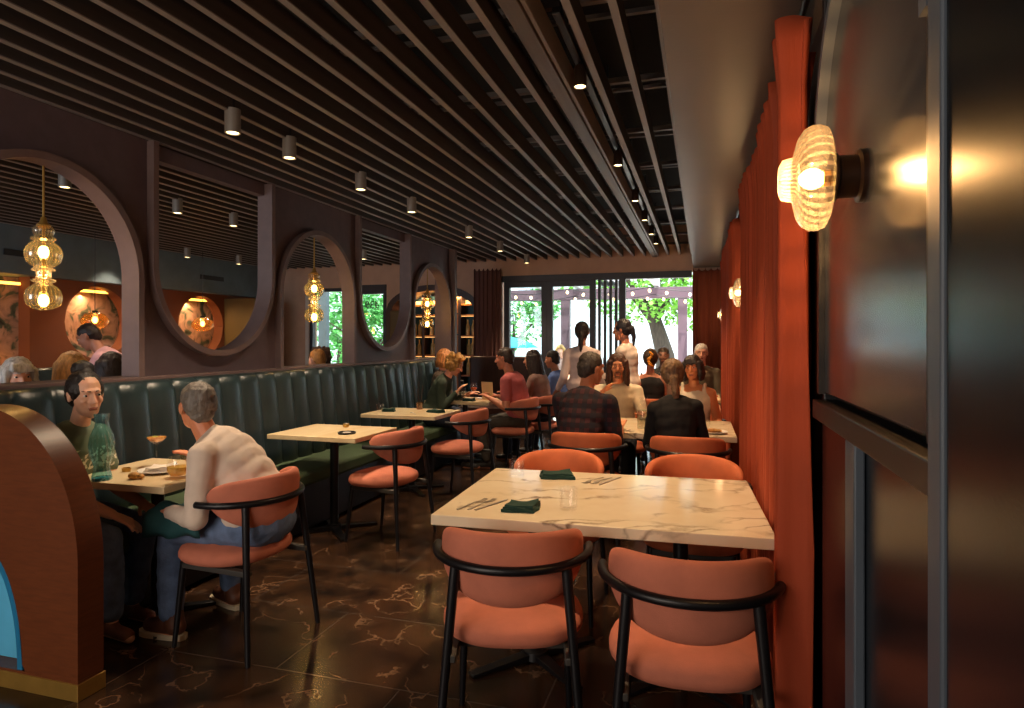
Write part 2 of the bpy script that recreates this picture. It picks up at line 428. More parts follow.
tag(MB().box(XL-.15, XL-.12, 8.08, 8.5, 1.25, 1.275).build('led_strip', MT['led'], smooth=0), 'glowing LED strip at the bottom of the round niche beside the olive pier', 'LED strip', 'niche LED strips')

# dark vents in the bulkhead
for (y0, y1, lb) in ((5.2,5.6,'dark slot vent in the slate bulkhead above the square niche'), (8.1,8.6,'dark slot vent in the slate bulkhead above the second round niche')):
    tag(MB().box(XL+.151, XL+.162, y0, y1, 2.40, 2.47).build('air_vent', MT['black_paint'], smooth=0), lb, 'vent', 'bulkhead vents')

struct(MB().box(-8.0,.6,-1.75,-1.61,0,3.2).build('wall_front', MT['stucco'], smooth=0), 'wall behind the viewer', 'wall')
# ------------------------------------------------------------------ windows and doors of the end wall
def frame_rect(x0, x1, z0, z1, t, y0=9.99, y1=10.09):
    b = MB()
    b.box(x0, x0+t, y0, y1, z0, z1).box(x1-t, x1, y0, y1, z0, z1).box(x0+t, x1-t, y0, y1, z1-t, z1).box(x0+t, x1-t, y0, y1, z0, z0+t)
    return b
def door(name, x0, x1, z1, lab, t=.07):
    r = struct(frame_rect(x0, x1, .0, z1, t).build(name, MT['frame_dark'], smooth=0, bevel=.003), lab, 'door')
    MB().box(x0+t, x1-t, 10.035, 10.047, t, z1-t).build('pane', MT['window_glass'], r, smooth=0)
    return r
struct(MB().box(-3.16,-.16,9.98,10.1,2.40,2.50).build('trim_3', MT['frame_dark'], smooth=0, bevel=.004), 'dark header over the glazed doors', 'door header')
door('door_1', -3.12, -2.40, 2.40, 'dark framed glass door panel nearest the left curtain', .09)
door('door_2', -2.40, -1.62, 2.40, 'dark framed glass door panel behind the standing woman', .09)
# folded leaves stacked against each other, then the opening
for i in range(4):
    x = -1.58 + i*.085
    y = (10.0, 10.03, 10.06, 10.09)[i]
    r = struct(MB().box(x, x+.04, y, y+.06, .02, 2.40).box(x, x+.04, y+.62, y+.68, .02, 2.40).box(x, x+.04, y+.06, y+.62, 2.33, 2.40).box(x, x+.04, y+.06, y+.62, .02, .12).build('door_%d' % (i+3), MT['frame_dark'], smooth=0, bevel=.003), ('folded glass door leaf nearest the fixed glass panels', 'second folded glass door leaf of the stack', 'third folded glass door leaf of the stack', 'folded glass door leaf nearest the open doorway')[i], 'door')
    MB().box(x+.015, x+.024, y+.06, y+.62, .12, 2.33).build('pane', MT['window_glass'], r, smooth=0)
    MB().box(x-.012, x, y+.01, y+.03, 1.0, 1.18).build('door_handle', MT['steel'], r, smooth=0, bevel=.003)
struct(MB().box(-1.25,-1.15,9.98,10.1,0,2.40).build('trim_4', MT['frame_dark'], smooth=0, bevel=.004), 'dark post beside the folded door leaves', 'door post')
# other room openings
r = struct(frame_rect(-6.78, -5.95, .0, 2.38, .06).build('window_1', MT['frame_dark'], smooth=0, bevel=.003), 'tall dark framed window seen through the middle arch', 'window')
MB().box(-6.72,-6.01,10.03,10.042,.06,2.32).build('pane', MT['window_glass'], r, smooth=0)
struct(MB().box(-6.86,-6.79,9.975,10.01,0,2.42).build('trim_5', mat('white_trim','#d8d2ca',.5,0,.05), smooth=0), 'white casing beside the tall window', 'window casing')
r = struct(frame_rect(-5.84, -5.27, .0, 2.42, .045).box(-5.795,-5.315,9.99,10.09,2.26,2.38).build('window_2', MT['frame_dark'], smooth=0, bevel=.003), 'narrow window with the street number seen mirrored', 'window')
MB().box(-5.795,-5.315,10.03,10.042,.045,2.26).build('pane', MT['window_glass'], r, smooth=0)
def text_mesh(name, body, size, m, parent, M, ext=.004):
    cu = bpy.data.curves.new(name, 'FONT'); cu.body = body; cu.size = size; cu.extrude = ext; cu.align_x = 'CENTER'
    o = bpy.data.objects.new(name, cu); COL.objects.link(o)
    me = bpy.data.meshes.new_from_object(o.evaluated_get(bpy.context.evaluated_depsgraph_get()))
    bpy.data.objects.remove(o); me.name = name
    me.transform(M); return link(name, me, m, parent, smooth=0)
text_mesh('street_number', '439', .19, MT['umber'], r, Matrix.Translation((-5.56,10.05,2.01)) @ Matrix.Rotation(PI,4,'Z') @ Matrix.Rotation(PI/2,4,'X'))
# sill to the right of the number window, slate panel
struct(MB().box(-4.99,-4.8,9.6,9.9,0,1.95).build('wall_back_pier', MT['olive_wall'], smooth=0, bevel=.03), 'dark olive pier beside the numbered window', 'pier')

# arched recess and bottle cabinet
b = MB()
pts = [(u, AZ + AB*math.sqrt(max(0, 1-((u-AC)/AW)**2))) for u in us]
pts = [(AC-AW, 0)] + pts + [(AC+AW, 0)]
b.ribbon(pts, -.10, 9.97, 10.75, mXZ)
struct(b.build('trim_7', MT['dark_red_trim'], smooth=35), 'dark arched lining of the bottle cabinet recess', 'arched trim')
struct(MB().box(AC-AW-.1,AC+AW+.1,10.76,10.82,0,2.5).build('wall_back_recess', MT['black_paint'], smooth=0), 'dark back of the arched recess', 'wall')
MT['led_dim'] = emis('cabinet_led', '#ffc070', 1.6)
cab = thing('bottle_cabinet', 'tall wooden cabinet with backlit bottle shelves inside the dark arch', 'cabinet', (AC,10.3,0))
MB().box(-.82,.82,.25,.40,.0,2.24).build('back_panel', MT['teal_back'], cab, smooth=0)
shelf_z = [.5, .86, 1.20, 1.54, 1.90, 2.08]
bays = [(-.80,-.32),(-.28,.10),(.40,.76)]
for z in shelf_z:
    MB().box(-.82,.82,.0,.25,z-.03,z).build('shelf', MT['amber_panel'], cab, smooth=0, bevel=.003)
for x in (-.82,-.32,.10,.36,.76):
    MB().box(x,x+.045,-.03,.25,0,(2.24 if abs(x) < .5 else 2.06)).build('upright', MT['umber'], cab, smooth=0, bevel=.003)
for (z0, z1) in ((.02,.47),(.52,.83),(.88,1.17),(1.22,1.51),(1.56,1.87),(1.92,2.25)):
    MB().box(.148,.356,-.02,.02,z0,z1).build('panel', MT['amber_panel'], cab, smooth=0, bevel=.004)
MB().box(-.7,.7,.22,.245,2.09,2.15).build('light_strip', MT['led_dim'], cab, smooth=0)
for z in (1.20,1.54,1.90):
    MB().box(-.81,.75,.004,.018,z-.037,z-.0305).build('light_strip', MT['led_dim'], cab, smooth=0)
bot0 = None
def bottle_mesh():
    return MB().lathe([(0,0),(.036,.0),(.038,.01),(.038,.15),(.03,.18),(.014,.21),(.013,.26),(.016,.262),(.016,.275),(0,.275)], n=12)
rows = [(1.20,'wine bottle standing on the middle shelf of the arched cabinet','bottles on the middle shelf'), (1.54,'wine bottle standing on the upper shelf of the arched cabinet','bottles on the upper shelf'), (.86,'wine bottle standing on the lower shelf of the arched cabinet','bottles on the lower shelf')]
bm0 = bottle_mesh().build('wine_bottle', MT['bottle_glass'], None)
nb = 0
for (z, lab, gr) in rows:
    for (x0, x1) in bays:
        x = x0+.10
        while x < x1-.04:
            if nb == 0: o = bm0
            else: o = bm0.copy(); COL.objects.link(o)
            o.location = (AC+x, 10.3+.10+.03*math.sin(nb*2.1), z+.001)
            s_ = 1+.05*math.sin(nb*1.7); o.scale = (s_, s_, s_)
            tag(o, lab, 'bottle', gr); nb += 1; x += .092

# ------------------------------------------------------------------ partition with arches and U openings
BW = 1.295; E0 = 1.965
for i in range(5):
    y0, y1 = E0+i*BW, E0+(i+1)*BW; yc = (y0+y1)/2; r = BW/2-.035
    arch = i % 2 == 0
    nm = ('front arched panel with the pendant nearest the camera, framing the orange room', 'U shaped panel between the nearest two arches', 'middle arched panel framing the tall window', 'U shaped panel framing the numbered window', 'farthest arched panel framing the bottle cabinet')[i]
    t = thing('partition_panel', 'dark plum '+nm, 'partition', (XP, yc, 0), 0, 'partition panels')
    us = lins(-r, r, 45)
    w0, w1 = -.08, 0.0
    b = MB()
    b.box(w0, w1, -BW/2, -r, 1.21, 2.738).box(w0, w1, r, BW/2, 1.21, 2.738)
    if arch:
        zc_ = 1.83
        b.strip(us, [zc_+math.sqrt(max(0,r*r-u*u))*1.03 for u in us], [2.738]*45, w0, w1, mYZ)
        curve = [(-r,1.215)] + [(-r*math.cos(a), zc_+1.03*r*math.sin(a)) for a in lins(0,PI,41)] + [(r,1.215)]
    else:
        zc_ = 1.33 + r
        b.strip(us, [1.21]*45, [zc_-math.sqrt(max(0,r*r-u*u)) for u in us], w0, w1, mYZ)
        b.box(w0-.02, w0+.06, -r, r, 2.64, 2.738)
        curve = [(r,2.735)] + [(r*math.cos(a), zc_-r*math.sin(a)) for a in lins(0,PI,41)] + [(-r,2.735)]
    b.build('panel', MT['partition'], t, smooth=30)
    MB().ribbon(curve, -.042, -.085, .055, mYZ).build('rim', MT['rim'], t, smooth=40)
struct(MB().box(XP-.15, XP, -1.6, 8.44, 0, 1.185).build('wall_low', MT['partition'], smooth=0), 'low wall behind the banquette under the arches', 'wall')
struct(MB().box(XP-.2, XP+.06, -1.6, 8.46, 1.185, 1.212).build('trim_8', MT['rim'], smooth=0, bevel=.004), 'narrow ledge along the foot of the arches', 'ledge')
struct(MB().box(XP-.15, XP, -1.6, E0, 1.212, 2.738).build('wall_upper', MT['partition'], smooth=0), 'solid end of the arched partition', 'wall')
struct(MB().box(XP-.22, XP+.09, 8.44, 8.52, 0, 2.738).build('trim_9', MT['rim'], smooth=0, bevel=.004), 'slim post at the far end of the arched partition', 'post')

# pendants in the arches
def pendant(y, lab):
    t = thing('pendant_lamp', lab, 'pendant lamp', (XP-.07, y, 0), 0, 'stacked glass pendants in the arches')
    MB().tube([(0,0,2.115),(0,0,2.46)], .006, 8).build('cord', MT['brass'], t)
    MB().lathe([(0,2.13),(.012,2.13),(.02,2.10),(.035,2.085),(.03,2.07),(0,2.07)], n=20).build('cap', MT['brass'], t)
    prof = [(.03,2.085),(.05,2.07),(.055,2.05),(.045,2.03),(.035,2.022),(.06,2.015),(.062,2.005),(.04,1.995),(.06,1.985),(.08,1.965),(.09,1.935),(.09,1.915),(.08,1.88),(.06,1.86),(.04,1.85),(.055,1.842),(.057,1.832),(.038,1.825),(.036,1.79),(.058,1.782),(.06,1.772),(.036,1.762),(.06,1.745),(.08,1.725),(.088,1.695),(.088,1.67),(.078,1.64),(.05,1.62),(.02,1.612)]
    MB().lathe(prof, n=40, cap=False).build('glass_shade', MT['glass_amber'], t, smooth=60)
    for z in (1.935, 1.665):
        MB().ell((0,0,z), (.026,.026,.036)).build('bulb', MT['bulb'], t)
    MB().tube([(0,0,1.70),(0,0,2.07)], .007, 8).lathe([(0,1.80),(.03,1.80),(.03,1.79),(0,1.79)], n=16).build('stem', MT['brass'], t)
    return t
pendant(2.67, 'stacked ribbed glass pendant in the front arch')
pendant(5.26, 'stacked ribbed glass pendant in the middle arch before the tall window')
pendant(7.85, 'stacked ribbed glass pendant in the farthest arch before the bottle cabinet')
def amber_pendant(y, lab):
    t = thing('globe_pendant', lab, 'pendant lamp', (-6.9, y, 0), 0, 'amber globe pendants')
    MB().tube([(0,0,1.80),(0,0,2.74)], .004, 6).build('cord', MT['black_metal'], t)
    MB().lathe([(0,1.80),(.03,1.80),(.035,1.775),(0,1.775)], n=18).build('cap', MT['black_metal'], t)
    MB().lathe([(.035,1.78),(.1,1.76),(.145,1.70),(.15,1.67),(.14,1.64),(.10,1.60),(.06,1.585)], n=28, cap=False).build('glass_shade', MT['glass_brown'], t, smooth=60)
    MB().ell((0,0,1.69), (.03,.03,.04)).build('bulb', MT['bulb'], t)
amber_pendant(5.85, 'amber globe pendant hanging before the round niche on the left')
amber_pendant(7.55, 'amber globe pendant hanging before the round niche beside the olive pier')

# ------------------------------------------------------------------ downlights and track
dl0 = None
def downlight(x, y, lab, gr, z=2.62):
    global dl0
    if dl0 is None:
        t = thing('ceiling_spotlight', lab, 'spotlight', (x,y,z), 0, gr)
        MB().lathe([(0,.135),(.043,.135),(.043,0),(.036,0),(.034,.02),(0,.02)], n=24).build('housing', mat('spot_housing','#8a827a',.4,.3,.08), t)
        MB().lathe([(0,.004),(.032,.004),(.032,.019),(0,.019)], n=20).build('lens', MT['lens'], t)
        MB().box(-.008,.008,-.008,.008,.135,.28).build('stem', MT['black_metal'], t, smooth=0)
        dl0 = t
    else: t = dup(dl0, (x,y,z), 0, lab, gr)
    return t
ords = ['nearest', 'second', 'third', 'fourth', 'fifth', 'sixth', 'farthest']
ROW = [3.03,3.55,4.45,5.36,6.86,8.03,9.36]
for o_, y in zip(ords, ROW):
    downlight(-2.56, y, 'black cylinder spotlight, %s in the row along the banquette tables' % o_, 'spotlights in the row by the partition')
oth = [(-4.65,4.78,'nearest over the other room seen in the first U opening'),(-4.62,5.48,'second over the other room seen in the first U opening'),(-6.98,7.35,'far one above the round niches'),(-7.2,6.5,'far one close to the slate bulkhead'),(-6.84,8.23,'one near the olive pier'),(-4.7,3.73,'one seen in the top of the front arch'),(-4.7,8.25,'one seen in the second U opening')]
for x, y, l in oth:
    downlight(x, y, 'cylinder spotlight in other room, '+l, 'spotlights of the other room')
tr = thing('light_track', 'black track rail above the slats carrying small spotlights', 'light track', (-.585,0,0))
MB().box(-.018,.018,2.6,8.6,2.80,2.83).build('rail', mat('track_black','#26221f',.35,.4,.1), tr, smooth=0, bevel=.003)
for y in (2.7,4.1,5.5,6.9,8.4): MB().box(-.006,.006,y,y+.012,2.83,3.21).build('hanger', MT['black_metal'], tr, smooth=0)
ts0 = None
for o_, y in zip(['nearest','second','third','fourth','fifth','farthest'], [3.09,4.55,5.75,6.7,7.6,8.35]):  # last spotlight is an extra one, added to light the white haired man
    lab = 'small brass toned track spotlight, %s on the track' % o_
    if ts0 is None:
        ts0 = thing('track_spotlight', lab, 'spotlight', (-.575,y,2.68), 0, 'track spotlights')
        MB().lathe([(0,.105),(.022,.105),(.03,.09),(.034,0),(.029,0),(.027,.015),(0,.015)], n=22).build('housing', mat('bronze_housing','#3a2a1e',.35,.6,.1), ts0)
        MB().lathe([(0,.003),(.026,.003),(.026,.014),(0,.014)], n=18).build('lens', MT['lens'], ts0)
        MB().tube([(0,0,.10),(0,0,.125)], .009, 8).build('joint', MT['black_metal'], ts0)
    else: dup(ts0, (-.575,y,2.68), 0, lab)

# ------------------------------------------------------------------ right hand wall
XR = .30
struct(MB().box(.46,.56,2.62,10.0,0,2.54).build('wall_right', MT['umber'], smooth=0), 'dark wall behind the rust curtains', 'wall')
struct(MB().box(.385,.5,-1.6,2.62,0,2.54).build('wall_right_front', MT['dark_red_trim'], smooth=0), 'dark wall of the near alcove', 'wall')
struct(MB().box(.299,.385,-1.6,.948,0,2.535).build('wall_right_panel', MT['navy'], smooth=0, bevel=.004), 'near black navy panel at the right edge', 'wall panel')
struct(MB().box(.294,.385,.95,1.003,0,2.535).build('trim_10', MT['grey_trim'], smooth=0, bevel=.004), 'grey upright trim between navy panel and alcove', 'upright trim')
struct(MB().box(.312,.385,1.004,1.06,1.275,2.535).build('trim_11', MT['black_paint'], smooth=0, bevel=.003), 'black reveal beside the grey trim', 'reveal')
PC, PR = 1.51, .45
apts = lambda r, h: [(PC+r*math.cos(a), 1.91+h*math.sin(a)) for a in lins(0,PI,41)]
b = MB(); us = lins(PC-PR, PC+PR, 41)
b.strip(us, [1.292]*41, [1.91+.42*math.sqrt(max(0,1-((u-PC)/PR)**2)) for u in us], .325, .384, mYZ)
pn = struct(b.build('wall_right_arch', MT['pane'], smooth=30, bevel=.006), 'glossy black arched panel behind the near sconce', 'wall panel')
MB_v = MB().box(.31,.384,PC-PR-.012,PC-PR,1.292,1.91).box(.31,.384,PC+PR,PC+PR+.03,1.292,1.91)
struct(MB_v.build('trim_17', MT['black_paint'], smooth=0), 'black uprights of the arched moulding', 'moulding')
b = MB(); b.ribbon(apts(PR,.42), -.032, .30, .384, mYZ)
struct(b.build('trim_12', MT['grey_trim'], smooth=35), 'grey arched moulding around the glossy panel', 'arched moulding')
struct(MB().box(.300,.384,1.0035,2.0,1.222,1.274).build('trim_13', MT['black_paint'], smooth=0, bevel=.004), 'black chair rail under the arched panel', 'chair rail')
struct(MB().box(.326,.384,1.004,2.0,0,1.221).build('trim_14', MT['navy'], smooth=0, bevel=.004), 'dark lower wall panel under the chair rail', 'wall panel')
struct(MB().box(.304,.3255,1.495,1.585,0,1.221).build('trim_15', MT['grey_trim'], smooth=0, bevel=.004), 'grey stile beside the lower wall panel', 'stile')
struct(MB().box(.33,.46,2.001,2.03,0,2.53).build('trim_16', MT['black_paint'], smooth=0, bevel=.004), 'black jamb where the curtain begins', 'jamb')

def sconce(y, z, lab, xw=XR+.025):
    t = thing('wall_sconce', lab, 'wall lamp', (xw, y, z), 0, 'ribbed glass sconces')
    R = Matrix.Rotation(-PI/2, 3, 'Y')
    MB().lathe([(0,0),(.056,0),(.056,.010),(.045,.014),(.045,.05),(.052,.054),(.052,.064),(0,.064)], n=32, R=R).build('base', mat('sconce_base','#2a1a12',.35,.5,.1), t)
    rib = lambda k: 1
    prof = [(.05,.064),(.088,.067),(.104,.074),(.110,.088),(.109,.104),(.101,.118),(.085,.128),(.062,.134),(.047,.138),(.045,.150),(.042,.160),(.03,.166),(.0,.168)]
    b = MB(); n = 96
    b.loft([[R @ V((max(r,1e-4)*(1+.018*math.cos(32*2*PI*k/n))*math.cos(2*PI*k/n), max(r,1e-4)*(1+.018*math.cos(32*2*PI*k/n))*math.sin(2*PI*k/n), zz)) for k in range(n)] for r, zz in prof], False)
    b.build('glass_shade', MT['glass_sconce'], t, smooth=70)
    b = MB(); b.ell(R @ V((0,0,.10)), (.026,.023,.023)); b.build('bulb', MT['bulb'], t)
    MB().lathe([(0,.064),(.018,.064),(.018,.078),(0,.078)], n=18, R=R).build('socket', MT['brass'], t)
    return t
sconce(1.51, 1.79, 'large ribbed glass wall sconce on the glossy black arched panel')
sconce(5.2, 1.81, 'ribbed glass sconce in the gap between the two long curtains', .36)
sconce(9.3, 1.80, 'farthest ribbed glass sconce near the end wall curtain', .36)

struct(MB().box(.361,.459,4.98,5.5,0,2.53).build('trim_18', MT['umber'], smooth=0, bevel=.004), 'dark pier carrying the second sconce', 'pier')
struct(MB().box(.361,.459,9.02,9.7,0,2.53).build('trim_19', MT['umber'], smooth=0, bevel=.004), 'dark pier carrying the farthest sconce', 'pier')
# curtains
def curtain(name, lab, path, z0, z1, lam, amp, m, parent=None, seed=0, top_flare=.35, rings=True):
    rnd = random.Random(seed)
    # path: list of (x, y)
    L = [0]
    for a, b_ in zip(path, path[1:]): L.append(L[-1]+math.dist(a, b_))
    n = int(L[-1]/lam*16)
    ph = [rnd.uniform(-.5,.5) for _ in range(200)]; am = [rnd.uniform(.65,1.25) for _ in range(200)]
    pos = []
    for i in range(n+1):
        s_ = L[-1]*i/n
        j = max(k for k in range(len(L)-1) if L[k] <= s_+1e-9)
        f = (s_-L[j])/(L[j+1]-L[j])
        x = path[j][0]+(path[j+1][0]-path[j][0])*f; y = path[j][1]+(path[j+1][1]-path[j][1])*f
        tx, ty = path[j+1][0]-path[j][0], path[j+1][1]-path[j][1]; l = math.hypot(tx, ty)
        pos.append((x, y, tx/l, ty/l, s_))
    zs = [z0, z0+.25, z0+.8, z0+1.4, z1-.45, z1-.2, z1-.1, z1-.05, z1]
    rings_ = []
    for z in zs:
        f = (z-z0)/(z1-z0); ring = []
        for (x, y, tx, ty, s_) in pos:
            u = s_/lam; k = int(u); w = u-k
            a0 = am[k]*(1-w)+am[k+1]*w; p0 = ph[k]*(1-w)+ph[k+1]*w
            g = 1-.22*f if f < .93 else .78+.3*(f-.93)/.07
            d = amp*a0*g*(2*abs(math.sin(PI*u + p0*.6 + .12*math.sin(2.2*z+s_*5)))**.75 - 1.1 + .16*math.sin(6.1*PI*u+p0))
            e = lam*.18*math.cos(2*PI*u+p0)*g
            zz = z + (.02*math.sin(2*PI*u+p0) if z == z1 else 0)
            ring.append(V((x - ty*d + tx*e, y + tx*d + ty*e, zz)))
        rings_.append(ring)
    b = MB(); b.loft(rings_, False, closed=False)
    return tag(b.build(name, m, parent, smooth=180, solid=.005), lab, 'curtain')
curtain('curtain', 'long rust velvet curtain hanging beside the near marble table', [(.262,2.05),(.27,2.2),(.304,2.36),(.304,3.35),(.28,4.1),(.31,4.9)], .012, 2.40, .13, .058, MT['curtain'], seed=3)
curtain('curtain', 'rust velvet curtain farther along, behind the second sconce', [(.29,5.6),(.27,6.0),(.262,7.5),(.27,8.9)], .012, 2.44, .13, .055, MT['curtain'], seed=5)
curtain('curtain', 'narrow rust curtain on the end wall right of the open doorway', [(-.16,9.86),(.34,9.86)], .012, 2.50, .085, .032, MT['curtain_shaded'], seed=8)
curtain('curtain', 'brown curtain on the end wall left of the glass doors', [(-3.60,9.86),(-3.14,9.86)], .012, 2.60, .075, .03, MT['curtain_brown'], seed=9)
tag(MB().tube([(.30,2.06,2.475),(.30,4.95,2.475)], .012, 10).tube([(.30,2.06,2.475),(.30,2.06,2.534)], .008, 8).build('curtain_track', MT['black_metal']), 'black track of the curtain beside the near table', 'curtain track')
tag(MB().tube([(.29,5.55,2.515),(.27,8.95,2.515)], .012, 10).build('curtain_track', MT['black_metal']), 'black track of the farther side curtain', 'curtain track')

# ------------------------------------------------------------------ arched divider in the left foreground
dv = thing('arched_divider', 'low copper wood divider with rounded top and blue recess in the left foreground', 'divider', (-2.94, 1.951, 0))
us = lins(-.55, .55, 61); n_ = 2.1
topz = lambda u: .52 + .642*(max(0, 1-abs(u/.55)**n_))**(1/n_)
holez = lambda u: .08 + .51*math.sqrt(max(0, 1-(u/.25)**2)) if abs(u) < .25 else .08
b = MB()
uu = [0.55*math.sin(a) for a in lins(-PI/2, PI/2, 81)]
b.strip([u for u in uu], [holez(u) for u in uu], [topz(u) for u in uu], 0, .115, mXZ)
b.build('body', MT['copper_wood'], dv, smooth=40, merge=.0005)
MB().box(-.55,.55,.001,.114,.0,.078).build('core', MT['copper_wood'], dv, smooth=0)
MB().box(-.556,.556,-.006,.121,.0,.068).build('plinth', MT['brass'], dv, smooth=0, bevel=.002)
hp = [(.25,.082)]+[(.25*math.cos(a), .082+.508*math.sin(a)) for a in lins(.02,PI-.02,41)]+[(-.25,.082)]
MB().ribbon(hp, .028, .0, .11, mXZ).build('recess_lining', MT['blue_edge'], dv, smooth=40)
hu = lins(-.235,.235,41)
MB().strip(hu, [.08]*41, [.08+.49*math.sqrt(max(0,1-(u/.235)**2))+.0005 for u in hu], .07, .10, mXZ).build('recess_back', MT['blue'], dv, smooth=30)

# ------------------------------------------------------------------ banquette
bq = thing('banquette', 'long dark green channel tufted leather banquette along the arched partition', 'banquette', (-3.30, 0, 0))
prof = []
b = MB()
ys = []; y = .8
PITCH = .205
path = [(0,2.14),(0,7.2),(.02,7.5),(.07,7.8),(.10,7.95)]
L = [0]
for a, c_ in zip(path, path[1:]): L.append(L[-1]+math.dist(a, c_))
NS = int(L[-1]/PITCH)*12
rings = []
for zi, (dz, dx) in enumerate([(.40,.06),(.6,.045),(.8,.025),(1.0,.0),(1.12,-.015),(1.17,-.03),(1.185,-.06),(1.188,-.12)]):
    ring = []
    for i in range(NS+1):
        s_ = L[-1]*i/NS
        j = max(k for k in range(len(L)-1) if L[k] <= s_+1e-9); f = (s_-L[j])/(L[j+1]-L[j])
        x = path[j][0]+(path[j+1][0]-path[j][0])*f; y = path[j][1]+(path[j+1][1]-path[j][1])*f
        tx, ty = path[j+1][0]-path[j][0], path[j+1][1]-path[j][1]; l = math.hypot(tx,ty); tx/=l; ty/=l
        u = (s_/PITCH) % 1.0
        bul = .038*(max(0, 1-(2*u-1)**2))**.5
        d = dx + (bul if zi < 7 else bul*.3)
        ring.append(V((x + ty*d, y - tx*d, dz)))
    rings.append(ring)
b.loft(rings, False, closed=False)
b.build('backrest', MT['green_leather'], bq, smooth=50, solid=.012)
MB().box(-.14,-.06,2.14,7.4,.02,1.18).build('back_frame', MT['black_paint'], bq, smooth=0)
seat_pts = []
MB().box(.05,.50,2.14,7.9,.36,.47).build('seat', MT['green_velvet'], bq, smooth=50, bevel=.025)
MB().box(-.06,.44,2.14,7.9,.02,.358).build('base', MT['black_paint'], bq, smooth=0, bevel=.004)
# second banquette on the other side of the partition
b2 = thing('banquette', 'dark banquette backing onto the partition in the other room', 'banquette', (-3.62, 0, 0))
MB().box(-.12,-.005,2.0,8.3,.1,1.17).build('backrest', MT['green_leather'], b2, bevel=.03, smooth=50)
MB().box(-.62,-.122,2.0,8.3,.34,.46).build('seat', MT['green_velvet'], b2, bevel=.025, smooth=50)
MB().box(-.56,-.05,2.0,8.3,.02,.338).build('base', MT['black_paint'], b2, smooth=0)
b3 = thing('banquette', 'dark banquette along the orange wall under the round niches', 'banquette', (XL, 0, 0))
MB().box(.005,.13,4.6,8.4,.1,1.12).build('backrest', MT['green_leather'], b3, bevel=.03, smooth=50)
MB().box(.132,.60,4.6,8.4,.34,.46).build('seat', MT['green_velvet'], b3, bevel=.025, smooth=50)
MB().box(.08,.55,4.6,8.4,.02,.338).build('base', MT['black_paint'], b3, smooth=0)
bb = thing('booth_seat', 'dark brown high backed booth seat under the brown curtain', 'booth', (-3.0, 9.45, 0))
MB().box(-.55,.55,.08,.24,.05,1.20).build('backrest', MT['dark_red_trim'], bb, bevel=.03, smooth=50)
MB().box(-.55,.55,-.42,.08,.30,.46).build('seat', MT['dark_red_trim'], bb, bevel=.03, smooth=50)
MB().box(-.53,.53,-.38,.22,.01,.30).build('base', MT['black_paint'], bb, smooth=0)

# ------------------------------------------------------------------ chairs
RW, RD = .275, .27
def ringpt(a, w=RW, d=RD): return (w*math.sin(a), -d*math.cos(a))      # a=0 at the back
def make_chair(name, label, fabric):
    t = thing(name, label, 'chair')
    # seat cushion
    def sq(a, w, d, n=2.7):
        c, s = math.cos(a), math.sin(a)
        return (w*math.copysign(abs(c)**(2/n), c), d*math.copysign(abs(s)**(2/n), s))
    rings = []
    for sc, z in ((.84,.405),(.95,.412),(1.0,.43),(1.0,.447),(.965,.466),(.86,.480),(.6,.489),(.25,.492)):
        rings.append([(V((*sq(2*PI*k/44, .255*sc*(1-.10*(math.sin(2*PI*k/44) < 0)*abs(math.sin(2*PI*k/44))), .225*sc), z))+V((0,.03,0))) for k in range(44)])
    MB().loft(rings).build('seat', fabric, t, smooth=180)
    # backrest: lens shaped pad following the ring
    n = 40; A = 1.50; rings = []
    for i in range(n+1):
        f = -1+2*i/n; a = A*f
        e = max(0, 1-abs(f)**5)**.5
        zu = .815 - .028*f*f - (1-e)*.045
        zl = .56 + .105*f*f + (1-e)*.05
        zc = (zu+zl)/2; hh = max(.012, (zu-zl)/2); th = .031*(.35+.65*e)
        ring = []
        for k in range(20):
            q = 2*PI*k/20; c, s = math.cos(q), math.sin(q)
            rr = math.copysign(abs(c)**.8, c)*th; zz = zc + math.copysign(abs(s)**.62, s)*hh
            lean = (zz-.70)*.12
            x, y = ringpt(a, RW-.042+rr, RD-.042+rr+lean)
            ring.append(V((x, y, zz)))
        rings.append(ring)
    MB().loft(rings).build('backrest', fabric, t, smooth=180)
    # bent rail
    pts = [V((*ringpt(a), .70)) for a in lins(-1.62, 1.62, 37)]
    MB().tube(pts, .0155, 12, up=(0,0,1)).build('back_rail', MT['black_metal'], t, smooth=60)
    for s in (-1, 1):
        top = V((s*.185, -RD*math.sqrt(1-(.185/RW)**2)+.012, .695)); bot = V((s*.243, -.255, 0))
        MB().tube([bot, bot.lerp(top,.02), top], [.0115,.0125,.018], 12).build('leg', MT['black_metal'], t)
        top = V((s*.195, .17, .402)); bot = V((s*.212, .212, 0))
        MB().tube([bot, top], [.0115,.0165], 12).build('leg', MT['black_metal'], t)
    b = MB()
    b.box(-.20,.20,-.10,-.06,.375,.404).box(-.20,.20,.15,.185,.372,.404).box(-.215,-.18,-.225,.16,.378,.404).box(.18,.215,-.225,.16,.378,.404)
    b.build('seat_frame', mat('chair_frame_grey','#3a3734',.5,0,.1) if 'chair_frame_grey' not in bpy.data.materials else bpy.data.materials['chair_frame_grey'], t, bevel=.004)
    return t
cA = make_chair('dining_chair', 'salmon velvet chair with black bent rail at the left of the near marble table', MT['salmon'])
cA.location = (-.66, 2.225, 0); cA.rotation_euler = (0,0,math.radians(14)); cA['group'] = 'salmon dining chairs'
G1 = 'salmon dining chairs'
def chair(src, x, y, deg, label, gr=G1): return dup(src, (x, y, 0), math.radians(deg), label, gr)
chair(cA, -.045, 2.135, 4, 'salmon velvet chair with black bent rail nearest the rust curtain, at the near marble table')
chair(cA, -2.16, 2.63, 86, 'salmon velvet chair carrying the man in the white shirt')
chair(cA, -2.22, 4.25, 82, 'empty salmon chair at the bare table next to the man in the white shirt')
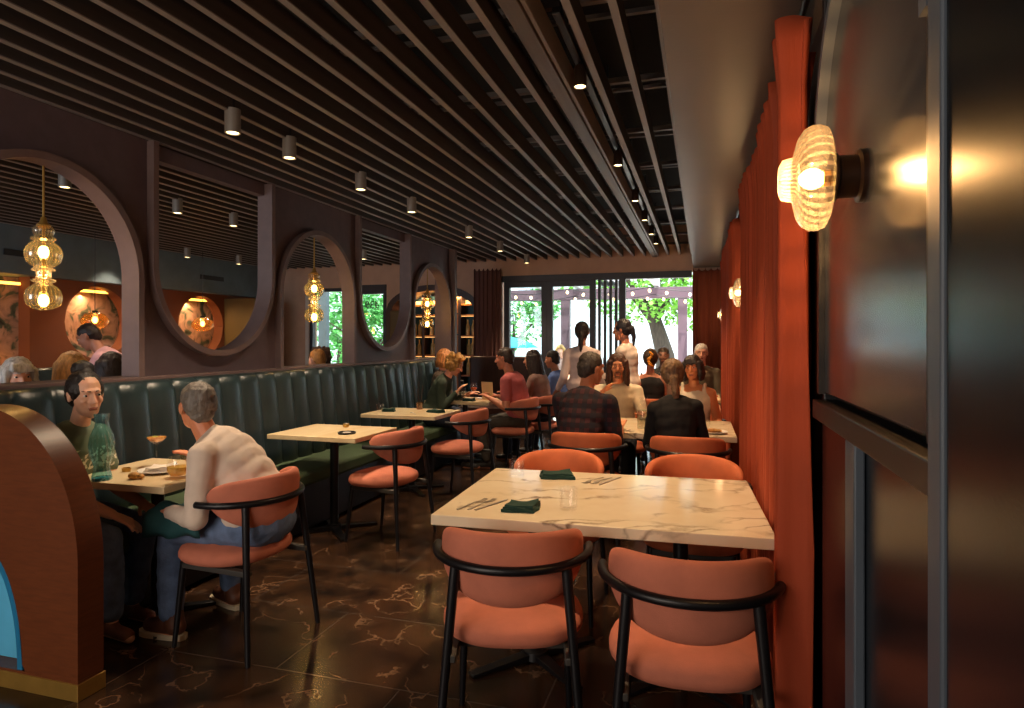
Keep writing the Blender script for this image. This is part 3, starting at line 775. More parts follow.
chair(cA, -2.18, 5.62, 84, 'empty salmon chair at the table with folded napkin before the four diners')
chair(cA, -2.02, 6.92, 84, 'salmon chair carrying the man in the pink tee shirt')
chair(cA, -1.86, 7.42, 80, 'chair carrying the woman with long dark hair behind the pink tee shirt')
cB = make_chair('dining_chair', 'rust orange chair tucked under the far left side of the near marble table', MT['rust_seat'])
cB.location = (-.76, 3.40, 0); cB.rotation_euler = (0,0,PI+.04); G2 = 'rust orange dining chairs'; cB['group'] = G2
chair(cB, -.05, 3.44, 178, 'rust orange chair tucked under the far right side of the near marble table', G2)
chair(cB, -.80, 4.56, 3, 'rust orange chair carrying the man in the plaid shirt', G2)
chair(cB, -.10, 4.56, -2, 'rust orange chair carrying the woman in the black top', G2)
chair(cB, -.76, 6.15, 178, 'rust orange chair of the long haired man with glasses', G2)
chair(cB, -.08, 6.18, 182, 'rust orange chair of the woman in the white tank top', G2)
chair(cB, -.55, 7.30, 0, 'rust orange chair of the woman with the hair clip', G2)
chair(cB, -.02, 9.0, 180, 'rust orange chair of the white haired man', G2)
chair(cB, -.55, 9.05, 180, 'rust orange chair beside the chair of the white haired man', G2)

# ------------------------------------------------------------------ tables
def make_table(name, label, x, y, w, d, top, legs, deg=0, zt=.755, th=.035, gr='restaurant tables'):
    t = thing(name, label, 'table', (x, y, 0), math.radians(deg), gr)
    MB().box(-w/2, w/2, -d/2, d/2, zt-th, zt).build('tabletop', [top], t, bevel=.004, smooth=0)
    for lx in legs:
        MB().tube([(lx,0,.02),(lx,0,zt-th-.012)], .032, 16).box(lx-.16,lx+.16,-.16,.16,zt-th-.012,zt-th-.001).build('column', MT['black_metal'], t)
        b = MB()
        for a in range(4):
            R = Matrix.Rotation(a*PI/2+PI/4, 3, 'Z')
            b.loft([[R @ V(c) for c in r] for r in ([(0,-.03,.004),(0,.03,.004),(0,.03,.035),(0,-.03,.035)], [(.33,-.022,.004),(.33,.022,.004),(.33,.022,.014),(.33,-.022,.014)])])
        b.lathe([(0,.004),(.06,.004),(.055,.04),(.035,.05),(0,.05)], n=24)
        for v_ in b.bm.verts:
            pass
        o = b.build('base', MT['black_metal'], t, bevel=.002); o.location = (lx,0,0)
    return t
make_table('dining_table', 'large cream marble table with veins in the right foreground', -.412, 2.835, 1.28, .955, MT['top_marble'], (-.32,.32), 2.4, .755, .042)
make_table('dining_table', 'cream table between the couple at left, with teal carafe and coupe', -2.755, 2.70, .66, .60, MT['top_small'], (0,), 1)
make_table('dining_table', 'bare cream table with the small black ring, behind the man in white', -2.70, 4.30, .74, .62, MT['top_small'], (0,), -1)
make_table('dining_table', 'cream table with folded napkin and glass of sticks along the banquette', -2.70, 5.66, .76, .62, MT['top_small'], (0,), -1)
make_table('dining_table', 'cream table with menu card and water bottle shared by the four diners', -2.68, 7.06, .78, .60, MT['top_small'], (0,), -1)
make_table('dining_table', 'cream marble table in the middle with four diners and a carafe', -.40, 5.29, 1.26, .94, MT['top_marble'], (-.32,.32), .5, .755, .042)
make_table('dining_table', 'far cream table beyond the woman in the white tank top', -.28, 8.15, .96, .66, MT['top_small'], (0,), 0)
T = .755

# ------------------------------------------------------------------ things on tables
def napkin(x, y, z, deg, label, w=.13, d=.10, seed=0):
    b = MB(); rnd = random.Random(seed)
    for k in range(4):
        s_ = 1-.05*k
        z0 = .001+.0062*k
        rings = []
        nx = 13
        for sg in (0, 1):
            pass
        g0 = []; 
        n1 = 12
        ringsA = []
        for i in range(n1+1):
            u = -1+2*i/n1; row = []
            for j in range(9):
                v = -1+2*j/8
                h = .003*math.sin(3*u+seed+k)*math.cos(2*v+k) + (.016*max(0,u-.2)*max(0,v)*k/3) + (.006*max(0,-u-.5)*max(0,v)*k/3)
                row.append((u*w/2*s_ + .003*math.sin(4*v+1.5*k+seed) + .009*v*(1 if seed % 2 else -.6), v*d/2*s_ + .004*math.sin(4*u+2*k), h))
            ringsA.append(row)
        bot = [[b.bm.verts.new((p[0],p[1],max(0,p[2])*.3+z0)) for p in r] for r in ringsA]
        top = [[b.bm.verts.new((p[0],p[1],p[2]+z0+.0075)) for p in r] for r in ringsA]
        for i in range(n1):
            for j in range(8):
                b._f([bot[i][j],bot[i][j+1],bot[i+1][j+1],bot[i+1][j]]); b._f([top[i][j],top[i+1][j],top[i+1][j+1],top[i][j+1]])
        for i in range(n1):
            b._f([bot[i][0],bot[i+1][0],top[i+1][0],top[i][0]]); b._f([bot[i][8],top[i][8],top[i+1][8],bot[i+1][8]])
        for j in range(8):
            b._f([bot[0][j],top[0][j],top[0][j+1],bot[0][j+1]]); b._f([bot[n1][j],bot[n1][j+1],top[n1][j+1],top[n1][j]])
    o = b.build('napkin', MT['napkin'], None, smooth=50)
    o.location = (x,y,z+.0005); o.rotation_euler = (0,0,math.radians(deg))
    return tag(o, label, 'napkin', 'dark green napkins')
def fork(x, y, z, deg, label, gr):
    b = MB()
    b.loft([[V((wx*-1, yy, zz)), V((wx, yy, zz)), V((wx, yy, zz+.0022)), V((-wx, yy, zz+.0022))] for yy, wx, zz in ((-.10,.0045,.001),(-.09,.0065,.001),(-.03,.0035,.004),(.02,.003,.007),(.035,.009,.006),(.055,.0115,.003))])
    for k in range(4):
        x0 = -.0108+.0060*k
        b.loft([[V((x0,yy,zz)),V((x0+.0036,yy,zz)),V((x0+.0036,yy,zz+.002)),V((x0,yy,zz+.002))] for yy, zz in ((.054,.003),(.075,.002),(.095,.006))])
    o = b.build('fork', MT['steel'], None, smooth=40); o.location = (x,y,z); o.rotation_euler = (0,0,math.radians(deg))
    return tag(o, label, 'fork', gr)
def knife(x, y, z, deg, label, gr):
    b = MB()
    b.loft([[V((-wa, yy, .001)), V((wb, yy, .001)), V((wb, yy, .004)), V((-wa, yy, .004))] for yy, wa, wb in ((-.11,.005,.005),(-.10,.0075,.0075),(-.02,.005,.005),(-.01,.004,.007),(.06,.004,.010),(.095,.004,.008),(.11,.002,.0))])
    o = b.build('knife', MT['steel'], None, smooth=40); o.location = (x,y,z); o.rotation_euler = (0,0,math.radians(deg))
    return tag(o, label, 'knife', gr)
def spoon(x, y, z, deg, label, gr):
    b = MB(); b.tube([(0,-.09,.003),(0,0,.005),(0,.03,.006)], [.004,.003,.003], 8, flat=.6); b.ell((0,.052,.005), (.016,.024,.004))
    o = b.build('spoon', MT['steel'], None, smooth=60); o.location = (x,y,z); o.rotation_euler = (0,0,math.radians(deg))
    return tag(o, label, 'spoon', gr)
tum0 = None
def tumbler(x, y, z, label, gr='tumblers', s=1):
    global tum0
    if tum0 is None:
        tum0 = MB().lathe([(0,.0),(.033,.0),(.036,.004),(.040,.088),(.0385,.088),(.0345,.012),(0,.011)], n=32).build('tumbler', MT['glass'], None, smooth=40); o = tum0
    else: o = tum0.copy(); COL.objects.link(o)
    o.location = (x,y,z+.0005); o.scale = (s,s,s)
    return tag(o, label, 'glass', gr)
# near table
napkin(-.705, 2.495, T, 8, 'folded dark green napkin on the near edge of the large marble table', .135, .095, 1)
napkin(-.70, 3.135, T, 12, 'folded dark green napkin on the far side of the large marble table', .17, .10, 4)
gr = 'cutlery on the large marble table'
fork(-.925, 2.52, T, -18, 'steel fork, leftmost of the near cutlery on the large marble table', gr)
fork(-.885, 2.53, T, -16, 'steel fork between fork and knife in the near cutlery on the large marble table', gr)
knife(-.845, 2.54, T, -20, 'steel knife of the near cutlery on the large marble table', gr)
fork(-.515, 3.12, T, 160, 'steel fork of the far cutlery, left one', gr)
fork(-.475, 3.12, T, 160, 'steel fork of the far cutlery, right one', gr)
knife(-.435, 3.13, T, 160, 'steel knife of the far cutlery on the large marble table', gr)
tumbler(-.90, 3.10, T, 'clear tumbler at the far left corner of the large marble table')
tumbler(-.525, 2.56, T, 'clear tumbler right of the near napkin on the large marble table')
# couple table
ct = thing('carafe', 'tall teal swirl glass carafe on the table of the couple', 'carafe', (-2.84, 2.445, T+.0005))
prof = [(.0,.0),(.043,.0),(.044,.01),(.034,.055),(.034,.07),(.052,.13),(.056,.175),(.05,.215),(.031,.265),(.027,.29),(.034,.325)]
n = 72; b = MB()
def sw(r, z, k): return max(r,1e-4)*(1+.045*math.cos(14*2*PI*k/n + z*34))
b.loft([[V((sw(r,z,k)*math.cos(2*PI*k/n), sw(r,z,k)*math.sin(2*PI*k/n), z)) for k in range(n)] for r, z in [(a[0]+(c[0]-a[0])*f, a[1]+(c[1]-a[1])*f) for a, c in zip(prof, prof[1:]) for f in (0,.33,.66)]+[prof[-1]]], False)
b.build('body', MT['glass_teal'], ct, smooth=70)
MB().lathe([(0,.0005),(.041,.0005),(.042,.014),(0,.018)], n=28).build('foot', mat('teal_foot','#2f8f9a',.15,0,.08), ct)
cp = thing('coupe_glass', 'coupe of amber cocktail standing near the man in white', 'cocktail glass', (-2.865, 2.80, T+.0005))
MB().lathe([(0,0),(.036,0),(.035,.003),(.006,.008),(.004,.02),(.004,.115),(.012,.122),(.04,.138),(.052,.155),(.054,.165),(.0525,.165),(.050,.155),(.038,.140),(.0,.126)], n=32).build('glass', MT['glass'], cp)
MB().lathe([(0,.129),(.036,.143),(.048,.156),(.0485,.159),(0,.159)], n=28).build('drink', MT['cocktail'], cp)
MB().ell((-.012,0,.161), (.018,.012,.004)).build('garnish', mat('garnish','#8a8a30',.6,0,.3,30), cp)
st = thing('wine_glass', 'stemless wide glass of pale yellow wine by the elbow of the man in white', 'glass', (-2.525, 2.60, T+.0005))
MB().lathe([(0,0),(.022,0),(.04,.01),(.053,.035),(.056,.058),(.05,.085),(.043,.105),(.0415,.105),(.0485,.085),(.054,.058),(.051,.036),(.038,.013),(0,.005)], n=32).build('glass', MT['glass'], st)
MB().lathe([(0,.007),(.037,.015),(.0495,.038),(.0515,.055),(0,.055)], n=28).build('drink', MT['wine'], st)
tag(MB().lathe([(0,.0),(.06,.0),(.105,.014),(.103,.017),(.06,.006),(0,.006)], n=36).build('plate', MT['white_china']), 'white plate in the middle of the table of the couple', 'plate').location = (-2.72, 2.68, T+.0005)
o = napkin(-2.70, 2.67, T+.0075, 30, 'crumpled pale napkin on the plate between the couple', .13, .11, 9); o.data.materials[0] = mat('white_linen','#ddd2c6',.9,0,.06); o['group'] = 'pale linen'
tag(MB().ell((0,0,.018),(.03,.022,.018)).ell((.03,.012,.014),(.02,.016,.014)).build('bread_piece', MT['food'], smooth=180), 'small bread piece by the base of the teal carafe', 'bread').location = (-2.70, 2.50, T+.0005)
tag(MB().lathe([(0,0),(.02,0),(.022,.02),(.018,.02),(.016,.004),(0,.004)], n=20).build('tea_light', MT['brass']), 'little brass candle cup at the back of the table of the couple', 'candle').location = (-2.90, 2.64, T+.0005)
# ring table
rg = thing('candle_dish', 'round black rimmed dish with a small candle on the bare table', 'candle dish', (-2.52, 4.18, T+.0005))
MB().lathe([(0,0),(.062,0),(.066,.006),(.066,.014),(.058,.014),(.055,.005),(0,.005)], n=36).build('rim', MT['black_paint'], rg)
MB().lathe([(0,.0055),(.03,.0055),(.03,.012),(0,.013)], n=24).build('candle', MT['white_china'], rg)
bp = thing('salt_pot', 'small brass pot at the back edge of the bare table', 'pot', (-2.72, 4.5, T+.0005))
MB().lathe([(0,0),(.022,0),(.026,.012),(.024,.026),(0,.026)], n=20).build('body', MT['brass'], bp)
MB().lathe([(0,.0265),(.015,.0265),(.005,.034),(0,.034)], n=16).build('lid', MT['steel'], bp)
# napkin table
napkin(-2.45, 5.66, T, -20, 'folded dark green napkin on the table with the glass of sticks', .15, .09, 3)
napkin(-2.93, 5.62, T, 10, 'folded dark green napkin beside the tumbler at the banquette end', .13, .09, 6)
tumbler(-2.96, 5.50, T, 'clear tumbler at the banquette end of the table with the glass of sticks')
spoon(-2.62, 5.52, T, 40, 'small spoon on the table with the glass of sticks', 'spoons')
sk = thing('stick_glass', 'small glass holding thin tall sticks at the back of the napkin table', 'glass', (-2.72, 5.88, T+.0005))
MB().lathe([(0,0),(.03,0),(.036,.07),(.0345,.07),(.029,.006),(0,.006)], n=24).build('glass', MT['glass_brown'], sk)
for (dx, dy, h) in ((.02,.0,.24),(-.02,.01,.21),(.0,-.015,.25),(.01,.02,.2)):
    MB().tube([(dx*.4,dy*.4,.008),(dx*1.6,dy*1.6,h)], .0025, 6).build('stick', MT['umber'], sk)
# four diners table
wb = thing('water_bottle', 'clear water bottle on the table of the four diners', 'bottle', (-2.66, 6.90, T+.0005))
MB().lathe([(0,0),(.04,0),(.043,.01),(.043,.13),(.03,.165),(.016,.185),(.015,.22),(.0135,.22),(.0145,.185),(.0285,.163),(.0415,.13),(.0415,.012),(0,.004)], n=28).build('glass', MT['glass'], wb)
MB().lathe([(0,.006),(.0405,.012),(.0405,.115),(0,.115)], n=24).build('water', MT['water'], wb)
MB().lathe([(0,.2205),(.017,.2205),(.017,.235),(0,.235)], n=18).build('stopper', MT['steel'], wb)
mn = MB().box(-.075,.075,-.003,.003,.0,.21).build('menu_card', MT['paper'], smooth=0, bevel=.001); mn.location = (-2.38, 7.0, T+.004); mn.rotation_euler = (.1,0,-.25)
tag(mn, 'upright tan menu card by the elbow of the pink tee shirt', 'menu')
def stemglass(x, y, label, drink, gr='stemmed glasses'):
    w_ = thing('wine_glass', label, 'glass', (x,y,T+.0005), 0, gr)
    MB().lathe([(0,0),(.035,0),(.034,.003),(.005,.008),(.004,.02),(.004,.085),(.02,.095),(.04,.125),(.042,.15),(.034,.195),(.033,.195),(.0405,.15),(.0385,.126),(.0,.095)], n=28).build('glass', MT['glass'], w_)
    if drink: MB().lathe([(0,.098),(.036,.126),(.038,.142),(0,.142)], n=24).build('drink', drink, w_)
    return w_
stemglass(-2.56, 7.02, 'stemmed glass of orange drink before the curly blonde woman', MT['orange_drink'])
stemglass(-2.45, 7.2, 'stemmed clear glass behind the tan menu card', None)
tumbler(-2.88, 6.84, T, 'clear tumbler before the woman in the dark green jacket')
napkin(-2.56, 6.86, T, 5, 'dark green napkin beside the water bottle', .12, .08, 11)
tag(MB().lathe([(0,.0),(.03,.0),(.05,.012),(.049,.015),(.03,.005),(0,.005)], n=28).build('plate', MT['white_china']), 'small white plate on the table of the four diners', 'plate').location = (-2.52, 7.14, T+.0005)
# middle table
cf = thing('carafe', 'clear water carafe on the middle table between the long haired man and the black top', 'carafe', (-.44, 5.02, T+.0005))
MB().lathe([(0,0),(.047,0),(.05,.01),(.05,.14),(.046,.165),(.03,.20),(.028,.225),(.033,.25),(.0315,.25),(.0265,.225),(.0285,.198),(.0445,.163),(.0485,.14),(.0485,.012),(0,.004)], n=32).build('glass', MT['glass'], cf)
MB().lathe([(0,.006),(.0475,.012),(.0475,.15),(0,.15)], n=28).build('water', MT['water'], cf)
for (x, y, lab) in ((-.70,4.98,'white plate with bread before the plaid shirt'),(.08,4.98,'white side plate at the right end of the middle table'),(-.18,5.42,'white plate behind the woman in the black top')):
    p_ = thing('plate', lab, 'plate', (x,y,T+.0005), 0, 'plates on the middle table')
    MB().lathe([(0,.0),(.06,.0),(.098,.014),(.096,.017),(.06,.006),(0,.006)], n=36).build('dish', MT['white_china'], p_)
    MB().ell((-.01,0,.021),(.045,.035,.015)).ell((.03,.02,.018),(.025,.025,.012)).build('food', MT['food'], p_, smooth=180)
stemglass(-.37, 5.30, 'stemmed glass beside the clear carafe on the middle table', MT['wine'])
tumbler(.02, 5.08, T, 'tumbler at the right end of the middle table', s=.9)
tumbler(-.42, 5.48, T, 'tumbler before the long haired man')
fork(-.62, 4.92, T, -70, 'fork lying before the plaid shirt', 'cutlery on the middle table'); knife(-.60, 4.88, T, -70, 'knife lying before the plaid shirt', 'cutlery on the middle table')
# far table
bk = MB().box(-.11,.11,-.08,.08,0,.012).build('menu_folder', MT['rust_seat'], smooth=0, bevel=.003); bk.location = (.06,8.3,T+.001); tag(bk, 'rust coloured menu folder on the far table', 'menu')
tumbler(-.3, 8.1, T, 'tumbler on the far table'); stemglass(-.5, 8.2, 'stemmed glass on the far table', None)

# ------------------------------------------------------------------ people
def remesh(name, mb, voxel, m, parent, smooth_it=3, smooth_f=.5, disp=0, dscale=.05):
    me = bpy.data.meshes.new('tmp'); bmesh.ops.recalc_face_normals(mb.bm, faces=mb.bm.faces); mb.bm.to_mesh(me); mb.bm.free()
    o = bpy.data.objects.new('tmp', me); COL.objects.link(o)
    r = o.modifiers.new('r', 'REMESH'); r.mode = 'VOXEL'; r.voxel_size = voxel; r.use_smooth_shade = True
    s_ = o.modifiers.new('s', 'SMOOTH'); s_.iterations = smooth_it; s_.factor = smooth_f
    if disp:
        tx = bpy.data.textures.new('fold', 'CLOUDS'); tx.noise_scale = dscale; tx.noise_depth = 2
        d = o.modifiers.new('d', 'DISPLACE'); d.texture = tx; d.strength = disp; d.mid_level = .5; d.texture_coords = 'LOCAL'
    dg = bpy.context.evaluated_depsgraph_get()
    n = bpy.data.meshes.new_from_object(o.evaluated_get(dg))
    bpy.data.objects.remove(o); bpy.data.meshes.remove(me); n.name = name
    n.materials.clear()
    return link(name, n, m, parent, smooth=180)
def ik(a, b, l1, l2, pole):
    d = b-a; L = d.length
    if L > (l1+l2)*.995: b = a + d*((l1+l2)*.995/L); d = b-a; L = d.length
    x = (l1*l1-l2*l2+L*L)/(2*L); h = math.sqrt(max(0, l1*l1-x*x))
    u = d/L; p = V(pole); p = (p-u*p.dot(u)).normalized()
    return a+u*x+p*h, b
SKIN = {}
def skin(hexc):
    if hexc not in SKIN: SKIN[hexc] = mat('skin', tuple(min(.9,v*1.25) for v in lin(hexc)[:3]), .5, 0, .07, 14, .05, 160, sss=.12)
    return SKIN[hexc]
HAIR = {}
def hairmat(hexc):
    if hexc not in HAIR: HAIR[hexc] = mat('hair', hexc, .5, 0, .4, 10, .5, 26, (6,6,1))
    return HAIR[hexc]
CL = {}
def cloth(hexc, **k):
    key = (hexc, tuple(sorted(k.items())))
    if key not in CL: CL[key] = mat('cloth', hexc, .85, 0, .1, 9, .25, 22, **k)
    return CL[key]
MT['eye_white'] = mat('eye_white', '#d8d0c8', .3, 0, .02); MT['iris'] = mat('iris', '#1c120c', .2, 0, .05)
MT['lips'] = mat('lips', '#a4604e', .45, 0, .06); MT['denim'] = mat('denim', '#5a6c8c', .9, 0, .3, 14, .25, 120); MT['denim_dark'] = mat('denim_dark', '#242a3c', .9, 0, .25, 14, .2, 120)
MT['boot'] = mat('boot_leather', '#5c3524', .5, 0, .25, 12, .1, 60); MT['sole'] = mat('pale_sole', '#c9b79c', .7, 0, .08); MT['shoe_dark'] = mat('dark_shoe', '#1d1a1a', .5)
MT['glasses'] = mat('spectacle_frame', '#7a5c48', .3, .4, .05)

def person(label, x, y, deg, S=1.0, seated=True, pz=None, lean=(5,12), twist=0, head=(0,10,0), hands=None, feet=None, width=1.0, belly=0.0, side=0,
           skinc='#b98068', top=None, sleeve='short', bottom=None, shoes=None, hair=('short','#2c2019'), vox=.009, female=False, face=True, beard=None, spectacles=False, tank=False, extra=None, collar=True, palmdown=True, jacket_open=False):
    t = thing('person', label, 'person', (x, y, 0), math.radians(deg))
    sk = skin(skinc)
    if pz is None: pz = .575 if seated else .935*S
    P = V((0,0,pz))
    Lsp = .50*S; steps = 10
    Rt = Matrix.Rotation(math.radians(twist), 3, 'Z')
    pts = [P]; frames = []
    for i in range(steps):
        f = (i+.5)/steps
        a = math.radians(lean[0]+(lean[1]-lean[0])*f)
        tw = Matrix.Rotation(math.radians(twist*f), 3, 'Z')
        up = tw @ (Matrix.Rotation(math.radians(side*f), 3, 'Y') @ V((0, math.sin(a), math.cos(a))))
        rt = tw @ V((1,0,0)); rt = (rt-up*rt.dot(up)).normalized()
        fw = up.cross(rt)
        frames.append(Matrix((rt, fw, up)).transposed())
        pts.append(pts[-1]+up*Lsp/steps)
    def sp(f): 
        i = min(steps-1, int(f*steps)); return pts[i].lerp(pts[i+1], f*steps-i)
    def fr(f): return frames[min(steps-1, int(f*steps))]
    NB = pts[-1]; FN = frames[-1]
    W = S*width
    tors = [(0,.168 if not female else .172,.118,.11),(.14,.158,.115+belly*.5,.10),(.3,.145-.012*female,.108+belly,.10),(.45,.145-.008*female,.108+belly*.8,.10),(.6,.152,.112+belly*.3,.10),(.74,.158,.112,.10),(.86,.15,.095,.075)]
    shr = (.172 if not female else .155)*W
    SHO = [sp(.845)+fr(.9) @ V((s*shr, 0, 0)) for s in (-1,1)]
    # head frame
    hy, hp, hr = head
    HB = FN.copy()
    base_yaw = math.atan2(-HB.col[1].x, HB.col[1].y)
    HR = (Euler((0,0,base_yaw+math.radians(hy))).to_matrix() @ Euler((math.radians(-hp),0,0)).to_matrix() @ Euler((0,math.radians(hr),0)).to_matrix())
    nk = (FN.col[2]*.62 + V((0,0,.38))).normalized()
    NT = NB + nk*.085*S + FN.col[1]*.008
    HC = NT + (HR @ V((0,.022,.088)))*S
    hs = S*1.0
    def hp_(v): return HC + HR @ (V(v)*hs)
    # arms
    la, lf = .285*S, .25*S
    if hands is None: hands = [(-.22,.30,.60),(.22,.30,.60)] if seated else [(-.25,.05,.80),(.25,.05,.80)]
    arms = []
    for i, s in enumerate((-1,1)):
        tgt = V(hands[i][:3]); pole = V((s*.2,-.3,-1)) if len(hands[i]) < 6 else V(hands[i][3:6])
        e, w = ik(SHO[i], tgt, la, lf, pole); arms.append((SHO[i], e, w))
    # legs
    lt, lsn = .43*S, .41*S
    if feet is None: feet = [(-.11,.42,.09),(.11,.42,.09)] if seated else [(-.09,.0,.09),(.09,.02,.09)]
    legs = []
    for i, s in enumerate((-1,1)):
        hip = P + V((s*.085*S, .01, -.005 if seated else -.03)); pole = V((s*.12,1,.9)) if seated else V((s*.1,1,.1))
        k, an = ik(hip, V(feet[i][:3]), lt, lsn, pole); legs.append((hip, k, an, feet[i][3] if len(feet[i]) > 3 else s*-8))
    # ---- body mesh
    b = MB()
    for f, rx, ry, rz in tors: b.ell(sp(f), (rx*W*.97, ry*W*.97, rz*S), fr(f))
    b.capsule(SHO[0], SHO[1], .052*S, .052*S)
    for s in SHO: b.capsule(NB - nk*.015, s, .046*S, .050*S)
    b.capsule(NB-nk*.03, HC - HR @ V((0,.02,.05))*S, .056*S*(.9 if female else 1.02), .050*S*(.9 if female else 1.02))
    for (sh, e, w) in arms:
        b.capsule(sh, e, .050*W, .039*S); b.capsule(e, e.lerp(w,.35), .040*S, .040*S); b.capsule(e.lerp(w,.35), w, .040*S, .026*S)
    # hands
    for i, (sh, e, w) in enumerate(arms):
        s = (-1,1)[i]; d = (w-e).normalized()
        if len(hands[i]) >= 9: d = V(hands[i][6:9]).normalized()
        down = V((0,0,-1)); pn = (down - d*down.dot(d))
        pn = pn.normalized() if pn.length > .2 else V((-s,0,0))
        if abs(d.z) > .8:
            pn = V((-s,0,0)); pn = (pn-d*pn.dot(d)).normalized()
        sd = d.cross(pn).normalized()
        thumb = V((-s,.35,0))
        if thumb.dot(sd) < 0: sd = -sd       # sd points to the thumb side
        h = S*.95
        for q in range(4):
            off = sd*(.027-.018*q)*h
            kn = w + d*.085*h + off
            b.capsule(w + off*.55, kn, .014*h, .0125*h, 8)
            ln = (.040,.044,.041,.032)[q]*h; cur = .28; p0 = kn; dd = (d + sd*(.10-.07*q)).normalized()
            for sg in range(3):
                dd = (dd + pn*cur*(1 if sg else .6)).normalized(); p1 = p0+dd*ln*(1,.68,.52)[sg]
                b.capsule(p0, p1, (.0098,.0092,.0085)[sg]*h, (.0092,.0085,.0075)[sg]*h, 8); p0 = p1
        p0 = w + d*.022*h + sd*.022*h; dd = (d*.75+sd*.75+pn*.25).normalized(); p1 = p0+dd*.045*h; p2 = p1+(dd+d*.5).normalized()*.034*h
        b.capsule(p0, p1, .0135*h, .0115*h, 8); b.capsule(p1, p2, .0112*h, .009*h, 8)
    for (hip, k, an, yaw) in legs:
        b.capsule(hip, k, .078*W, .052*S); b.capsule(k, k.lerp(an,.35), .050*S, .052*S); b.capsule(k.lerp(an,.35), an, .052*S, .034*S)
        fd = Matrix.Rotation(math.radians(yaw),3,'Z') @ V((0,1,0))
        az = an.z
        b.capsule(V((an.x,an.y,.035))-fd*.03, V((an.x,an.y,.026))+fd*.13, .032*S, .025*S); b.capsule(an, V((an.x,an.y,.04))-fd*.02, .034*S, .03*S)
    # head
    def he(c, r, tilt=0): b.ell(hp_(c), (r[0]*hs,r[1]*hs,r[2]*hs), HR @ Euler((tilt,0,0)).to_matrix())
    def hc(p, q, r0, r1): b.capsule(hp_(p), hp_(q), r0*hs, r1*hs, 8)
    he((0,-.014,.035),(.074,.092,.083)); he((0,.022,-.022),(.063,.066,.085)); he((0,.034,-.07),(.048,.052,.042)); he((0,.066,-.096),(.021,.02,.017))
    hc((-.03,.074,.033),(.03,.074,.033),.013,.013); hc((0,.086,.018),(0,.106,-.018),.0085,.0125); he((.011,.094,-.021),(.009,.009,.008)); he((-.011,.094,-.021),(.009,.009,.008))
    he((.036,.060,-.018),(.022,.022,.022)); he((-.036,.060,-.018),(.022,.022,.022)); hc((-.016,.082,-.050),(.016,.082,-.050),.010,.010); hc((-.012,.080,-.062),(.012,.080,-.062),.009,.009)
    for s in (-1,1): he((s*.076,-.006,-.002),(.010,.019,.031)); he((s*.079,-.012,.012),(.009,.016,.016))
    remesh('body', b, vox*(.75 if vox < .012 else 1), sk, t, 2, .5)
    if face:
        for s in (-1,1):
            e_ = MB(); e_.ell(hp_((s*.031,.0735,.013)), (.0115*hs,.0095*hs,.0062*hs), HR); e_.slot = 1; e_.ell(hp_((s*.031,.0785,.013)), (.0068*hs,.0062*hs,.0058*hs), HR)
            e_.build('eye', [MT['eye_white'], MT['iris']], t, smooth=180)
            MB().capsule(hp_((s*.014,.088,.036)), hp_((s*.048,.074,.038)), .003*hs, .0022*hs, 8).build('eyebrow', hairmat(hair[1]), t, smooth=180)
        l_ = MB(); l_.capsule(hp_((-.019,.086,-.054)), hp_((0,.0925,-.053)), .004*hs, .0062*hs, 8).capsule(hp_((0,.0925,-.053)), hp_((.019,.086,-.054)), .0062*hs, .004*hs, 8).capsule(hp_((-.014,.086,-.061)), hp_((.014,.086,-.061)), (.0052)*hs, .0052*hs, 8)
        l_.build('lips', MT['lips'], t, smooth=180)
    # ---- hair
    kind, hcol = hair[:2]; hm = hairmat(hcol)
    h = MB()
    def hhe(c, r): h.ell(hp_(c), tuple(v*hs for v in r), HR)
    def hhc(p, q, r0, r1): h.capsule(hp_(p), hp_(q), r0*hs, r1*hs, 10)
    if kind in ('short', 'balding'):
        if kind == 'short': hhe((0,-.018,.052),(.079,.092,.076))
        hhe((0,-.045,.012),(.080,.070,.070)); hhe((.04,-.03,.03),(.042,.06,.05)); hhe((-.04,-.03,.03),(.042,.06,.05)); hhe((0,-.062,-.025),(.058,.045,.05))
        if kind == 'balding': hhe((0,-.05,.05),(.076,.066,.062))
    else:
        hhe((0,-.020 if kind in ('long','bob','curly') else -.028,.047),(.083,.095 if kind in ('long','bob','curly') else .090,.083)); hhe((0,-.050,-.005),(.080,.062,.075)); hhe((.045,-.02,.03),(.043,.075,.06)); hhe((-.045,-.02,.03),(.043,.075,.06))
        if kind == 'long':
            for a in lins(-2.2, 2.2, 15):
                sx, sy = math.sin(a)*.078, -math.cos(a)*.085-.012
                rr = .024
                p0 = (sx, sy, .04); p1 = (sx*1.12, sy*1.08, -.07); p2 = (sx*1.22, sy*1.12-.01, -.17-.02*math.cos(a*7))
                hhc(p0, p1, .026, .028); hhc(p1, p2, .028, .02)
                if len(hair) > 2: hhc(p2, (sx*1.1, sy*1.1-.03, -.17-hair[2]), .022, .014)
        if kind == 'bob':
            for a in lins(-2.1, 2.1, 15):
                sx, sy = math.sin(a)*.078, -math.cos(a)*.085-.012
                hhc((sx, sy, .04), (sx*1.12, sy*1.05, -.06), .027, .03); hhc((sx*1.12, sy*1.05, -.06), (sx*1.08, sy*1.05, -.11), .03, .018)
            for a in lins(-.045,.045,6): hhc((a,.068,.085),(a*1.15,.083,.048),.014,.009)
        if kind == 'ponytail':
            hhc((0,-.085,.03),(0,-.118,.0),.03,.03); hhc((0,-.118,.0),(.0,-.12,-.10),.03,.026); hhc((.0,-.12,-.10),(.0,-.10,-.21),.026,.010)
        if kind == 'lowpony':
            hhe((0,-.085,-.03),(.045,.04,.05)); hhc((0,-.105,-.03),(.0,-.125,-.13),.032,.028); hhc((0,-.125,-.13),(.0,-.11,-.24),.028,.012)
